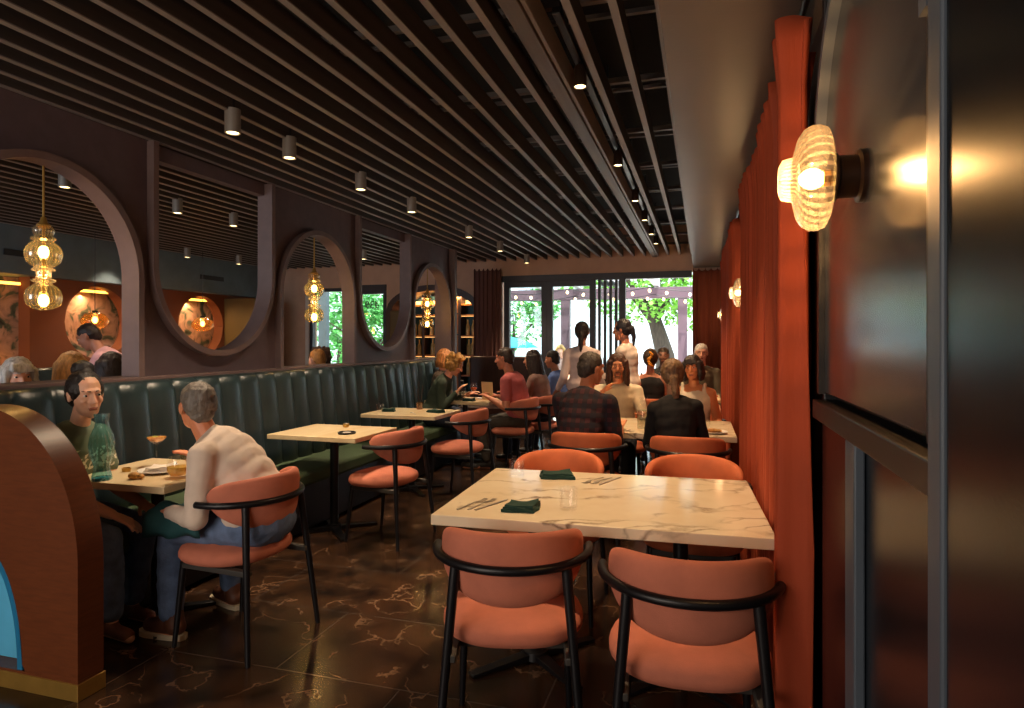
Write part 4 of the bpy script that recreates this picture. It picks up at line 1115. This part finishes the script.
        if kind == 'bun':
            hhe((-.015,-.085,.125),(.055,.05,.048)); hhe((0,-.06,.095),(.04,.04,.03))
        if kind == 'updo':
            hhe((0,-.09,.03),(.06,.045,.065)); hhe((0,-.075,.09),(.045,.045,.04))
        if kind == 'curly':
            rnd = random.Random(3)
            for _ in range(70):
                a = rnd.uniform(-2.3,2.3); z = rnd.uniform(-.09,.13); q = math.sqrt(max(.15,1-((z-.03)/.13)**2))
                r_ = rnd.uniform(.018,.03)
                hhe((math.sin(a)*.088*q, -math.cos(a)*.098*q-.015, z), (r_,r_,r_))
            for _ in range(14): hhe((rnd.uniform(-.06,.06), rnd.uniform(.0,.065), rnd.uniform(.105,.125)), (.022,.022,.02))
    remesh('hair', h, .0065 if vox < .012 else .009, hm, t, 2, .5, .012 if kind != 'curly' else .01, .02)
    if beard:
        bd = MB()
        for s in (-1,1): bd.capsule(hp_((s*.028,.080,-.055)), hp_((s*.02,.080,-.088)), .007*hs, .008*hs, 8)
        bd.capsule(hp_((-.02,.093,-.042)), hp_((.02,.093,-.042)), .007*hs, .007*hs, 8); bd.capsule(hp_((-.016,.084,-.092)), hp_((.016,.084,-.092)), .013*hs, .013*hs, 8)
        bd.build('beard', hairmat(beard), t, smooth=180)
    if spectacles:
        g = MB()
        for s in (-1,1):
            g.tube([hp_((s*.034+.021*math.cos(a), .094, .010+.016*math.sin(a))) for a in lins(0,2*PI,17)], .0014*hs, 6)
            g.tube([hp_((s*.055,.094,.014)), hp_((s*.077,.06,.014)), hp_((s*.081,-.01,.012))], .0014*hs, 6)
        g.tube([hp_((-.013,.097,.013)), hp_((.013,.097,.013))], .0014*hs, 6)
        g.build('spectacles', MT['glasses'], t)
    # ---- clothes
    if top:
        s_ = MB(); inf = .014
        fs = [q for q in tors if not (tank and q[0] > .8) and q[0] > 0]
        for f, rx, ry, rz in fs: s_.ell(sp(f), (rx*W+inf+.012*(f<.2), ry*W+inf+.014*(f<.2), rz*S*1.2+.004), fr(f))
        if tank:
            for sg in (-1,1):
                s_.capsule(sp(.72)+fr(.7) @ V((sg*.085,.085,0)), sp(.93)+fr(.9) @ V((sg*.10,.01,.05)), .022, .016); s_.capsule(sp(.72)+fr(.7) @ V((sg*.085,-.085,0)), sp(.93)+fr(.9) @ V((sg*.10,.01,.05)), .022, .016)
        else:
            s_.capsule(SHO[0], SHO[1], .064*S, .064*S)
            for q in SHO: s_.capsule(NB-nk*.035, q, .050*S, .062*S)
            for (sh, e, w) in arms:
                if sleeve == 'short': s_.capsule(sh, sh.lerp(e,.62), .062*W, .058*W)
                elif sleeve == 'elbow': s_.capsule(sh, e, .062*W, .054*W)
                elif sleeve == 'rolled':
                    s_.capsule(sh, e, .066*W, .054*W); s_.capsule(e, e.lerp(w,.35), .054*W, .05*W)
                elif sleeve == 'long': s_.capsule(sh, e, .060*W, .050*W); s_.capsule(e, e.lerp(w,.92), .050*W, .036*S)
            if collar:
                ce = NB + nk*.012
                for k in range(12):
                    a = 2*PI*k/12; a2 = 2*PI*(k+1)/12
                    c1 = ce + FN.col[0]*math.cos(a)*.062*S + FN.col[1]*(math.sin(a)*.062*S); c2 = ce + FN.col[0]*math.cos(a2)*.062*S + FN.col[1]*(math.sin(a2)*.062*S)
                    s_.capsule(c1 - nk*.012*(1+math.sin(a)), c2 - nk*.012*(1+math.sin(a2)), .013, .013, 8)
        remesh('shirt', s_, max(.009, vox), top, t, 9, .5, .013, .10)
    if bottom:
        s_ = MB()
        s_.ell(sp(0)-fr(0).col[2]*.01, (.168*W+.004,.116*W+.004,.105*S), fr(0))
        for (hip, k, an, yaw) in legs:
            s_.capsule(hip, k, .092*W, .066*S); s_.capsule(k, k.lerp(an,.4), .066*S, .066*S); s_.capsule(k.lerp(an,.4), k.lerp(an,.92), .066*S, .058*S)
        remesh('trousers', s_, max(.009, vox), bottom, t, 4, .5, .018, .07)
    if shoes:
        for (hip, k, an, yaw) in legs:
            fd = Matrix.Rotation(math.radians(yaw),3,'Z') @ V((0,1,0)); sdv = V((fd.y,-fd.x,0))
            A = V((an.x,an.y,0))
            def sole(hw, z0, z1, extra=0):
                pts2 = [(-.085,.0),(-.075,.024),(-.03,.033),(.05,.038),(.115,.042),(.155,.034),(.178,.012),(.178,-.012),(.155,-.034),(.115,-.042),(.05,-.038),(-.03,-.033),(-.075,-.024)]
                return [[A + fd*(p[0]*S*hw) + sdv*(p[1]*S*hw) + V((0,0,z)) for p in pts2] for z in (z0, z1)]
            if shoes[0] == 'boot':
                q = MB(); q.capsule(A-fd*.04+V((0,0,.055)), A+fd*.125*S+V((0,0,.05)), .040*S, .036*S); q.capsule(A-fd*.025+V((0,0,.06)), V((an.x,an.y,.0))-fd*.015+V((0,0,.125)), .046*S, .045*S)
                q.capsule(A+fd*.02+V((0,0,.075)), A+fd*.09*S+V((0,0,.055)), .042*S, .036*S)
                sh_ = remesh('boot', q, max(.007,vox), shoes[1], t, 3, .5)
                MB().loft(sole(1.03,.001,.026)).build('sole', MT['sole'], sh_, smooth=30)
            else:
                q = MB(); q.capsule(A-fd*.04+V((0,0,.045)), A+fd*.125*S+V((0,0,.038)), .036*S, .032*S); q.capsule(A-fd*.02+V((0,0,.05)), A-fd*.01+V((0,0,.07)), .040*S, .04*S)
                sh_ = remesh('shoe', q, max(.008,vox), shoes[1], t, 3, .5)
    if extra: extra(t, dict(sp=sp, fr=fr, NB=NB, hp=hp_, HR=HR, hs=hs, legs=legs, arms=arms, S=S, W=W))
    return t

def print_tee(name, base, mark):
    m, nt, b = nodes_of(name)
    tc = N(nt, 'ShaderNodeTexCoord'); sp = N(nt, 'ShaderNodeSeparateXYZ'); nt.links.new(tc.outputs['Object'], sp.inputs[0])
    w = N(nt, 'ShaderNodeTexNoise', i_Scale=42.0, i_Detail=1.0); nt.links.new(tc.outputs['Object'], w.inputs['Vector'])
    g = N(nt, 'ShaderNodeMath', operation='GREATER_THAN'); nt.links.new(w.outputs['Fac'], g.inputs[0]); g.inputs[1].default_value = .53
    a = N(nt, 'ShaderNodeMath', operation='COMPARE'); nt.links.new(sp.outputs[2], a.inputs[0]); a.inputs[1].default_value = .84; a.inputs[2].default_value = .055
    c = N(nt, 'ShaderNodeMath', operation='MULTIPLY'); nt.links.new(g.outputs[0], c.inputs[0]); nt.links.new(a.outputs[0], c.inputs[1])
    y = N(nt, 'ShaderNodeMath', operation='GREATER_THAN'); nt.links.new(sp.outputs[1], y.inputs[0]); y.inputs[1].default_value = .1
    c2 = N(nt, 'ShaderNodeMath', operation='MULTIPLY'); nt.links.new(c.outputs[0], c2.inputs[0]); nt.links.new(y.outputs[0], c2.inputs[1])
    mx = N(nt, 'ShaderNodeMix', data_type='RGBA'); nt.links.new(c2.outputs[0], mx.inputs[0]); mx.inputs[6].default_value = lin(base); mx.inputs[7].default_value = lin(mark)
    nt.links.new(mx.outputs[2], b.inputs['Base Color']); b.inputs['Roughness'].default_value = .9
    return m

def strap_shoes(t, d): pass
# couple at the left table
person('woman with dark top knot in an olive printed tee, on the banquette by the carafe', -3.17, 2.47, -84, .95, lean=(10,24), pz=.56, head=(-24,8,3), hands=[(-.12,.40,.60),(.10,.42,.60)],
       feet=[(-.10,.36,.10,-10),(.10,.42,.10,-14)], skinc='#c8977c', top=print_tee('olive_print_tee','#66705a','#c9c6b0'), sleeve='short', bottom=MT['denim'], shoes=('shoe', mat('tan_sandal','#7a4a34',.6)), hair=('bun','#1c1412'), vox=.0075, female=True, collar=False)
person('grey haired man in a white shirt and jeans seen from behind at the left table', -2.04, 2.63, 84, 1.0, lean=(22,52), pz=.565, twist=24, head=(-42,-2,0), hands=[(-.20,.40,.62,-.2,-.3,-1),(.10,.50,.79,.5,-.3,-1)],
       feet=[(-.17,.42,.10,6),(.22,.44,.10,-14)], width=1.08, belly=.02, skinc='#c07a58', top=cloth('#d8c4b4'), sleeve='long', bottom=MT['denim'], shoes=('boot', MT['boot']), hair=('short','#6f665e'), vox=.0075)
# four diners
person('curly blonde woman in a dark green jacket looking down beside the water bottle', -2.98, 6.78, -78, .97, lean=(12,30), head=(-8,30,0), hands=[(-.1,.34,.80),(.12,.30,.86)], skinc='#d09070', top=cloth('#3a4638'), sleeve='long', bottom=MT['denim_dark'], shoes=('shoe', MT['shoe_dark']), hair=('curly','#b4803e'), female=True, vox=.010)
person('strawberry blonde woman on the banquette behind the curly blonde woman', -3.14, 7.38, -76, .97, lean=(1,5), head=(5,8,0), hands=[(-.15,.34,.78),(.15,.34,.78)], skinc='#d09070', top=cloth('#5a4a3e'), sleeve='long', bottom=MT['denim_dark'], shoes=('shoe', MT['shoe_dark']), hair=('bob','#b8743c'), female=True, vox=.012)
person('man in a pink tee shirt leaning on the table of the four diners', -1.96, 6.90, 82, 1.03, lean=(4,26), head=(6,8,0), hands=[(-.16,.30,.80),(.10,.32,.80)], feet=[(-.12,.34,.09),(.14,.50,.09)], skinc='#b8765a', top=cloth('#c0605e'), sleeve='short', bottom=mat('grey_trousers','#4a443e',.9), shoes=('shoe', MT['shoe_dark']), hair=('short','#3a2a22'), vox=.009, width=1.03, collar=False)
person('woman with long dark hair beside the man in the pink tee shirt', -1.83, 7.42, 80, .97, lean=(4,16), head=(16,8,0), hands=[(-.14,.40,.80),(.14,.40,.80)], skinc='#b07a60', top=cloth('#8a6a60'), sleeve='short', bottom=MT['denim_dark'], shoes=('shoe', MT['shoe_dark']), hair=('long','#2a1c18',.14), vox=.010, female=True)
person('person in a blue shirt half hidden behind the woman with long dark hair', -1.72, 7.95, 80, .95, lean=(4,14), head=(0,8,0), skinc='#b07a60', top=cloth('#5a76b8'), sleeve='short', bottom=MT['denim_dark'], shoes=('shoe', MT['shoe_dark']), hair=('short','#2a201c'), vox=.012)
# standing staff
def vest(t, d):
    b = MB()
    for f, rx, ry, rz in ((.3,.147,.115,.1),(.5,.15,.118,.1),(.68,.15,.114,.09)):
        b.ell(d['sp'](f)+d['fr'](f) @ V((0,.04,0)), (rx*d['W']*.95, ry*d['W']+.012, rz), d['fr'](f))
    remesh('apron', b, .012, cloth('#15151c'), t, 3, .5)
person('woman standing with her back to us in a pale pink shirt and low dark ponytail', -1.28, 6.98, 8, .955, False, lean=(0,2), head=(-4,6,0), hands=[(-.27,.06,.90),(.26,.06,.88)], skinc='#9a6650', top=cloth('#d6c0bc'), sleeve='long', bottom=cloth('#1a1a22'), shoes=('shoe', MT['shoe_dark']), hair=('lowpony','#241a18'), vox=.011, female=True)
person('server standing sideways in a white shirt and black apron with a ponytail', -.79, 7.10, 72, .975, False, lean=(1,4), head=(10,10,0), hands=[(-.14,.26,1.06),(.14,.28,1.06)], skinc='#b8785c', top=cloth('#e2d2c8'), sleeve='long', bottom=cloth('#1a1a22'), shoes=('shoe', MT['shoe_dark']), hair=('ponytail','#1c1820'), vox=.010, female=True, extra=vest)
# middle table
person('man in a dark plaid shirt seen from behind at the middle table', -.86, 4.56, -6, 1.03, lean=(8,28), twist=-6, head=(-32,6,4), hands=[(-.06,.42,.86),(.22,.36,.79)], width=1.08, belly=.02, skinc='#b4704e', top=plaid('plaid_flannel'), sleeve='elbow', bottom=MT['denim_dark'], shoes=('shoe', MT['shoe_dark']), hair=('short','#3c332c'), vox=.008)
person('woman in a black top with a blonde grey ponytail seen from behind', -.17, 4.57, 4, .95, lean=(6,20), side=-5, head=(6,4,-3), hands=[(-.16,.36,.79),(.18,.36,.79)], skinc='#c08a68', top=cloth('#0b0608'), sleeve='elbow', bottom=MT['denim_dark'], shoes=('shoe', MT['shoe_dark']), hair=('lowpony','#785a3e'), vox=.008, female=True, width=.94, collar=False)
person('long haired man with glasses and a pale shirt facing us at the middle table', -.76, 6.08, 182, .97, lean=(6,18), head=(4,8,0), hands=[(-.24,.40,.80),(.12,.34,.98,.6,-.3,-.6)], skinc='#b87856', top=cloth('#dccbb0'), sleeve='long', bottom=MT['denim_dark'], shoes=('shoe', MT['shoe_dark']), hair=('long','#4a2a1e'), vox=.008, beard='#80553e', spectacles=True, width=1.03)
person('woman in a white tank top with dark bob hair facing us at the middle table', -.07, 6.10, 172, .94, lean=(4,12), head=(-2,6,4), hands=[(-.24,.26,.72),(.14,.34,.79)], skinc='#b8744c', top=cloth('#d8cbb8'), tank=True, bottom=MT['denim_dark'], shoes=('shoe', MT['shoe_dark']), hair=('bob','#241816'), vox=.008, female=True)
# far table
def clip(t, d):
    h = d['hp']; b = MB()
    for k in range(6):
        b.capsule(h((.018*math.sin(k*1.1),-.142,.075-.026*k)), h((.030*math.cos(k*1.3),-.135,.05-.026*k)), .012, .010, 8)
    b.build('hair_clip', mat('clip_amber','#d08a2a',.35,0,.3,40), t, smooth=180)
person('woman in a black tank top with an amber hair clip seen from behind', -.57, 7.34, 2, .98, lean=(3,8), head=(0,4,0), skinc='#a8705a', top=cloth('#141216'), tank=True, bottom=MT['denim_dark'], shoes=('shoe', MT['shoe_dark']), hair=('updo','#3a2a20'), vox=.012, female=True, extra=clip)
person('dark haired person silhouetted against the open doorway at the far table', -.52, 9.05, 180, .99, lean=(3,8), head=(0,4,0), skinc='#8a6050', top=cloth('#4a4a4c'), sleeve='short', bottom=MT['denim_dark'], shoes=('shoe', MT['shoe_dark']), hair=('short','#3a2c24'), vox=.012)
person('white haired man in a grey olive jacket at the far table by the end curtain', -.02, 8.98, 178, 1.05, lean=(2,8), head=(4,4,0), skinc='#c89a84', top=cloth('#6a6250'), sleeve='long', bottom=MT['denim_dark'], shoes=('shoe', MT['shoe_dark']), hair=('short','#d6d0c8'), vox=.010, spectacles=True, width=1.05)
# other room
person('white haired woman behind the banquette at the far left', -4.02, 2.86, 40, .97, lean=(2,10), head=(-150,8,0), skinc='#c89078', top=cloth('#5a5250'), sleeve='long', bottom=MT['denim_dark'], shoes=('shoe', MT['shoe_dark']), hair=('bob','#c8c0ba'), vox=.012, female=True)
person('blonde woman seen from behind through the front arch', -3.98, 3.22, 60, 1.0, lean=(2,6), head=(0,4,0), skinc='#c89078', top=cloth('#3a3436'), sleeve='long', bottom=MT['denim_dark'], shoes=('shoe', MT['shoe_dark']), hair=('long','#c08a50'), vox=.012, female=True)
person('dark haired woman beside the blonde seen through the front arch', -4.06, 3.60, 70, .99, lean=(2,6), head=(0,4,0), skinc='#a87058', top=cloth('#2a2628'), sleeve='long', bottom=MT['denim_dark'], shoes=('shoe', MT['shoe_dark']), hair=('long','#2a1a16'), vox=.012, female=True)
person('person standing bent over in a pink shirt in the orange room', -5.15, 4.72, 120, .98, False, lean=(18,40), head=(0,30,0), hands=[(-.2,.5,.85),(.2,.5,.85)], skinc='#a87058', top=cloth('#c09098'), sleeve='long', bottom=cloth('#2a2628'), shoes=('shoe', MT['shoe_dark']), hair=('short','#2a1a16'), vox=.012)
person('dark haired person at the right edge of the front arch', -4.0, 4.02, 80, .97, lean=(2,6), head=(0,4,0), skinc='#a87058', top=cloth('#1a1618'), sleeve='long', bottom=MT['denim_dark'], shoes=('shoe', MT['shoe_dark']), hair=('short','#161012'), vox=.014)
person('blonde person behind the banquette seen through the middle arch', -3.9, 5.97, 80, .98, lean=(2,6), head=(0,4,0), skinc='#c89078', top=cloth('#4a3a32'), sleeve='long', bottom=MT['denim_dark'], shoes=('shoe', MT['shoe_dark']), hair=('short','#b07a40'), vox=.014)
person('brown haired person behind the banquette seen through the middle arch', -4.12, 6.38, 80, .99, lean=(2,6), head=(0,4,0), skinc='#c89078', top=cloth('#4a3a32'), sleeve='long', bottom=MT['denim_dark'], shoes=('shoe', MT['shoe_dark']), hair=('curly','#5a4034'), vox=.014)
# teal napkin over the lap of the man in white
lb = MB()
rings = []
for i in range(15):
    f = i/14; row = []
    for j in range(13):
        a = -2.0+4.0*j/12
        r_ = .098+.008*math.sin(5*a+i*.8)+.006*math.sin(i*1.1)
        row.append(V((-2.56+.34*f, 2.515+r_*math.sin(a)*(1.05), .545+.03*f+r_*math.cos(a))))
    rings.append(row)
lb.loft(rings, False, closed=False)
o = lb.build('lap_napkin', cloth('#1c4a4e'), None, smooth=180, solid=.004); tag(o, 'teal cloth napkin over the thigh of the man in white', 'napkin')

# ------------------------------------------------------------------ outside
MT['pave'] = mat('pale_paving', '#b8b2a8', .8, 0, .1, 2)
MT['white_wall'] = mat('white_render', '#c4d2dc', .8, 0, .05, 2)
MT['pergola'] = mat('plum_pergola', '#6a5560', .6, 0, .1, 4)
MT['pergola_white'] = mat('white_beam', '#cfcfd6', .6, 0, .05, 4)
MT['leaf'] = mat('leaf', '#6fae3a', .6, 0, .35, 3)
MT['leaf2'] = mat('leaf_deep', '#4f9a4a', .6, 0, .35, 3)
MT['bark'] = mat('bark', '#433a32', .9, 0, .3, 8, .5, 20, (3,3,.6))
struct(MB().box(-25,15,10.25,60,-.1,-.01).build('ground', MT['pave'], smooth=0), 'bright pale paving outside the doors', 'ground')
fb = thing('building', 'white rendered building far across the street', 'building', (-3,32,0))
MB().box(-22,22,0,6,0,9).build('wall', MT['white_wall'], fb, smooth=0)
for i in range(9):
    MB().box(-20+i*4.6,-19.1+i*4.6,-.05,.05,3.6,4.8).build('window', mat('far_window','#9fb2c4',.2,0,.1) if 'far_window' not in bpy.data.materials else bpy.data.materials['far_window'], fb, smooth=0, bevel=.02)
pg = thing('pergola', 'plum painted pergola over the terrace outside the doors', 'pergola', (0,13.2,0))
for x in (-2.76,-.39,-5.6,2.2): MB().box(x-.09,x+.09,-.09,.09,0,2.42).build('post', MT['pergola'], pg, smooth=0, bevel=.006)
MB().box(-6.6,3.5,-.10,.10,2.30,2.52).build('beam', MT['pergola'], pg, smooth=0, bevel=.006)
for i in range(13):
    x = -6.5+i*.8; MB().box(x-.05,x+.05,-2.95,.3,2.54,2.72).build('rafter', MT['pergola_white'], pg, smooth=0, bevel=.005)
for i in range(5):
    y = -2.7+i*.6; MB().box(-6.6,3.5,y-.02,y+.02,2.725,2.77).build('batten', MT['pergola_white'], pg, smooth=0)
def bulbs(y, x0, x1, n, z, lab):
    t = thing('string_lights', lab, 'string lights', (0,y,0), 0, 'string lights on the pergola')
    pts = [V((x0+(x1-x0)*i/(n*2), 0, z-.10*(.5-.5*math.cos(PI*i)) - .05*math.sin(PI*i/(n*2)))) for i in range(n*2+1)]
    pts = [V((x0+(x1-x0)*i/60, 0, z-.09*abs(math.sin(PI*i/15)))) for i in range(61)]
    MB().tube(pts, .008, 6).build('cable', MT['black_metal'], t)
    for i in range(n):
        q = pts[int((i+.5)*60/n)]
        MB().ell((q.x,0,q.z-.065), (.026,.026,.032)).build('bulb', MT['bulb_soft'], t, smooth=180)
bulbs(12.1, -5.6, .6, 19, 2.44, 'near string of round bulbs under the pergola')
bulbs(12.9, -5.6, .6, 17, 2.36, 'farther string of round bulbs before the pergola beam')
def tree(label, x, y, h, tr, crown, nleaf, lm, seed, lean=0):
    rnd = random.Random(seed)
    t = thing('tree', label, 'tree', (x,y,0), 0, 'trees outside')
    b = MB(); b.tube([(0,0,0),(0,0,.12),(.02,0,h*.45),(lean*.5,0,h*.75),(lean,0,h)], [tr*1.5,tr*1.08,tr,tr*.8,tr*.6], 14)
    for k in range(6):
        a = k*1.05+seed; b.tube([(lean*.8,0,h*.85),(lean+math.cos(a)*.5,math.sin(a)*.5,h*1.15),(lean+math.cos(a)*1.2,math.sin(a)*1.2,h*1.5)], [tr*.5,tr*.3,tr*.12], 8)
    b.build('trunk', MT['bark'], t, smooth=60)
    c = MB()
    for (cx, cy, cz, rx, ry, rz) in crown:
        for _ in range(nleaf):
            while True:
                p = V((rnd.uniform(-1,1),rnd.uniform(-1,1),rnd.uniform(-1,1)))
                if .25 < p.length < 1: break
            q = V((cx+p.x*rx, cy+p.y*ry, cz+p.z*rz)); s_ = rnd.uniform(.09,.17)
            R = Euler((rnd.uniform(-1,1),rnd.uniform(-1,1),rnd.uniform(0,6.3))).to_matrix()
            c._f([c.bm.verts.new(q + R @ V(v)*s_) for v in ((-.5,0,0),(0,-.38,.06),(.55,0,0),(0,.38,.06))])
    me = bpy.data.meshes.new('foliage'); c.bm.to_mesh(me); c.bm.free(); link('foliage', me, lm, t, smooth=0)
tree('leafy street tree with a grey trunk behind the open doorway', -.95, 17.0, 2.3, .24, [(-.6,0,2.6,1.5,1.2,.75),(.9,-.2,2.4,1.3,1.1,.75),(0,.3,3.6,2.0,1.5,.8),(-1.9,.2,3.2,1.1,1,.7)], 1100, MT['leaf'], 4, -.35)
tree('light green tree outside the glass door at left', -6.0, 20.0, 1.6, .1, [(0,0,2.1,1.2,1,1.0),(.9,.3,2.6,.8,.8,.6),(-.6,0,1.3,.8,.8,.6)], 900, MT['leaf2'], 6, .1)
tree('green tree behind the numbered window', -8.5, 15.3, 1.3, .1, [(0,0,1.6,1.1,1,1.0),(.7,0,2.5,1.1,1,.8),(-.9,.2,2.2,1,1,.9)], 1100, MT['leaf2'], 9, .1)
tree('green tree behind the tall window of the other room', -11.4, 18.4, 1.5, .1, [(0,0,1.6,1.1,1,1.2),(.8,.3,2.4,.9,.9,.8)], 900, MT['leaf2'], 12, .1)
pl = struct(MB().box(-7.2,-7.02,10.9,11.0,0,3.2).build('wall_outside_pier', MT['bulkhead'], smooth=0), 'slate clad pier outside the tall window', 'wall')
um = thing('patio_umbrella', 'teal umbrella on the terrace outside the glass door', 'umbrella', (-4.55,15.0,0), 0, 'terrace umbrellas')
MB().lathe([(.75,1.28),(.5,1.40),(.2,1.50),(.02,1.55),(.0,1.535),(.5,1.385)], n=10, cap=False).build('canopy', mat('teal_canvas','#1f9ab0',.7), um, smooth=20, solid=.006)
MB().tube([(0,0,0),(0,0,1.56)], .02, 8).build('pole', MT['black_metal'], um)
ht = thing('patio_heater', 'dark patio heater with a flat hat outside the first glass door', 'heater', (-4.0,12.2,0))
MB().lathe([(.42,1.94),(.2,2.01),(.05,2.04),(.0,2.04),(.0,2.03),(.2,1.995)], n=24, cap=False).build('hat', MT['frame_dark'], ht, smooth=40, solid=.004)
MB().lathe([(0,1.70),(.09,1.70),(.11,1.93),(0,1.93)], n=20).build('burner', MT['frame_dark'], ht)
MB().tube([(0,0,.02),(0,0,1.72)], .03, 10).lathe([(0,0),(.22,0),(.2,.35),(.04,.4),(0,.4)], n=20).build('stand', MT['frame_dark'], ht)
def bench(name, lab, x, y):
    t = thing(name, lab, 'bench', (x,y,0))
    MB().box(-.8,.8,-.2,.2,.42,.46).build('seat', MT['pergola_white'], t, smooth=0, bevel=.01)
    for s in (-1,1): MB().box(s*.7-.03,s*.7+.03,-.18,.18,0,.419).build('leg', MT['pergola_white'], t, smooth=0, bevel=.005)
    MB().box(-.8,.8,.2,.24,.5,.85).build('backrest', MT['blue'], t, smooth=0, bevel=.01)
bench('terrace_bench', 'blue backed bench on the terrace outside the glass doors', -2.7, 12.7)
person('blonde person sitting on the terrace bench outside', -2.75, 12.68, 178, 1.0, lean=(2,6), head=(10,4,0), skinc='#d8a890', top=cloth('#d8b8b0'), sleeve='short', bottom=MT['denim_dark'], shoes=('shoe', MT['shoe_dark']), hair=('bob','#c8a060'), vox=.014, female=True, face=False)

# ------------------------------------------------------------------ light
w = bpy.data.worlds.new('world'); SC.world = w; w.use_nodes = True
bg = w.node_tree.nodes['Background']; bg.inputs[0].default_value = (.86,.94,1,1); bg.inputs[1].default_value = 2.7
def light(name, kind, loc, energy, col, **k):
    l = bpy.data.lights.new(name, kind); l.energy = energy; l.color = col
    o = bpy.data.objects.new(name, l); COL.objects.link(o); o.location = loc
    tgt = k.pop('target', None)
    for a, v in k.items(): setattr(l, a, v)
    if tgt: o.rotation_euler = (V(tgt)-V(loc)).to_track_quat('-Z','Y').to_euler()
    return o
WARM = (1,.66,.36); WARM2 = (1,.75,.5)
light('sun', 'SUN', (0,20,20), 6.0, (1,.95,.88), angle=.02, target=(-3,26,0))
for y in ROW: light('downlight', 'SPOT', (-2.56,y,2.60), 65, WARM2, spot_size=1.5, spot_blend=.8, shadow_soft_size=.03, target=(-2.56,y,0))
for y in [3.09,4.55,5.75,6.7,7.6,8.35]: light('tracklight', 'SPOT', (-.575,y,2.66), 100 if y < 3.2 else 75, WARM, spot_size=1.5, spot_blend=.8, shadow_soft_size=.03, target=(-.5,y,0))  # last lamp belongs to the added spotlight
for (x, y, l_) in oth: light('downlight', 'SPOT', (x,y,2.60), 55, WARM2, spot_size=1.6, spot_blend=.8, shadow_soft_size=.03, target=(x,y,0))
light('sconce_light', 'POINT', (.325-.128,1.51,1.79), 14, (1,.55,.22), shadow_soft_size=.008)
for y in (5.2,9.3): light('sconce_light', 'POINT', (.24,y,1.80), 10, WARM, shadow_soft_size=.02)
for y in (2.67,5.26,7.85):
    light('pendant_light', 'POINT', (XP-.07,y,1.80), 6, WARM, shadow_soft_size=.03)
for y in (5.85,7.55): light('pendant_light', 'POINT', (-6.9,y,1.62), 4, WARM, shadow_soft_size=.03)
for y, wd in ((4.9,1.2),(yc1,.6),(yc2,.55)): light('niche_light', 'AREA', (XL-.10,y,2.04), 4, (1,.6,.25), shape='RECTANGLE', size=.03, size_y=wd, target=(XL-.12,y,1.0))
light('cabinet_light', 'AREA', (AC,10.28,2.2), 24, (1,.75,.4), shape='RECTANGLE', size=1.4, size_y=.1, target=(AC,10.6,1.2))
# added fill lights behind the camera, in place of unseen shop front daylight
light('front_fill', 'AREA', (-2.6,-1.5,1.6), 75, (1,.86,.72), shape='RECTANGLE', size=3.4, size_y=1.9, target=(-2.4,4,1.0))
light('side_fill', 'AREA', (-6.0,-1.5,1.7), 70, (.8,.9,1), shape='RECTANGLE', size=2.4, size_y=1.9, target=(-7,6,2.0))  # added cool fill that brightens the bulkhead, no window stands here
vs = SC.view_settings; vs.view_transform = 'Standard'; vs.look = 'None'; vs.exposure = .7; vs.gamma = 1; vs.use_curve_mapping = False
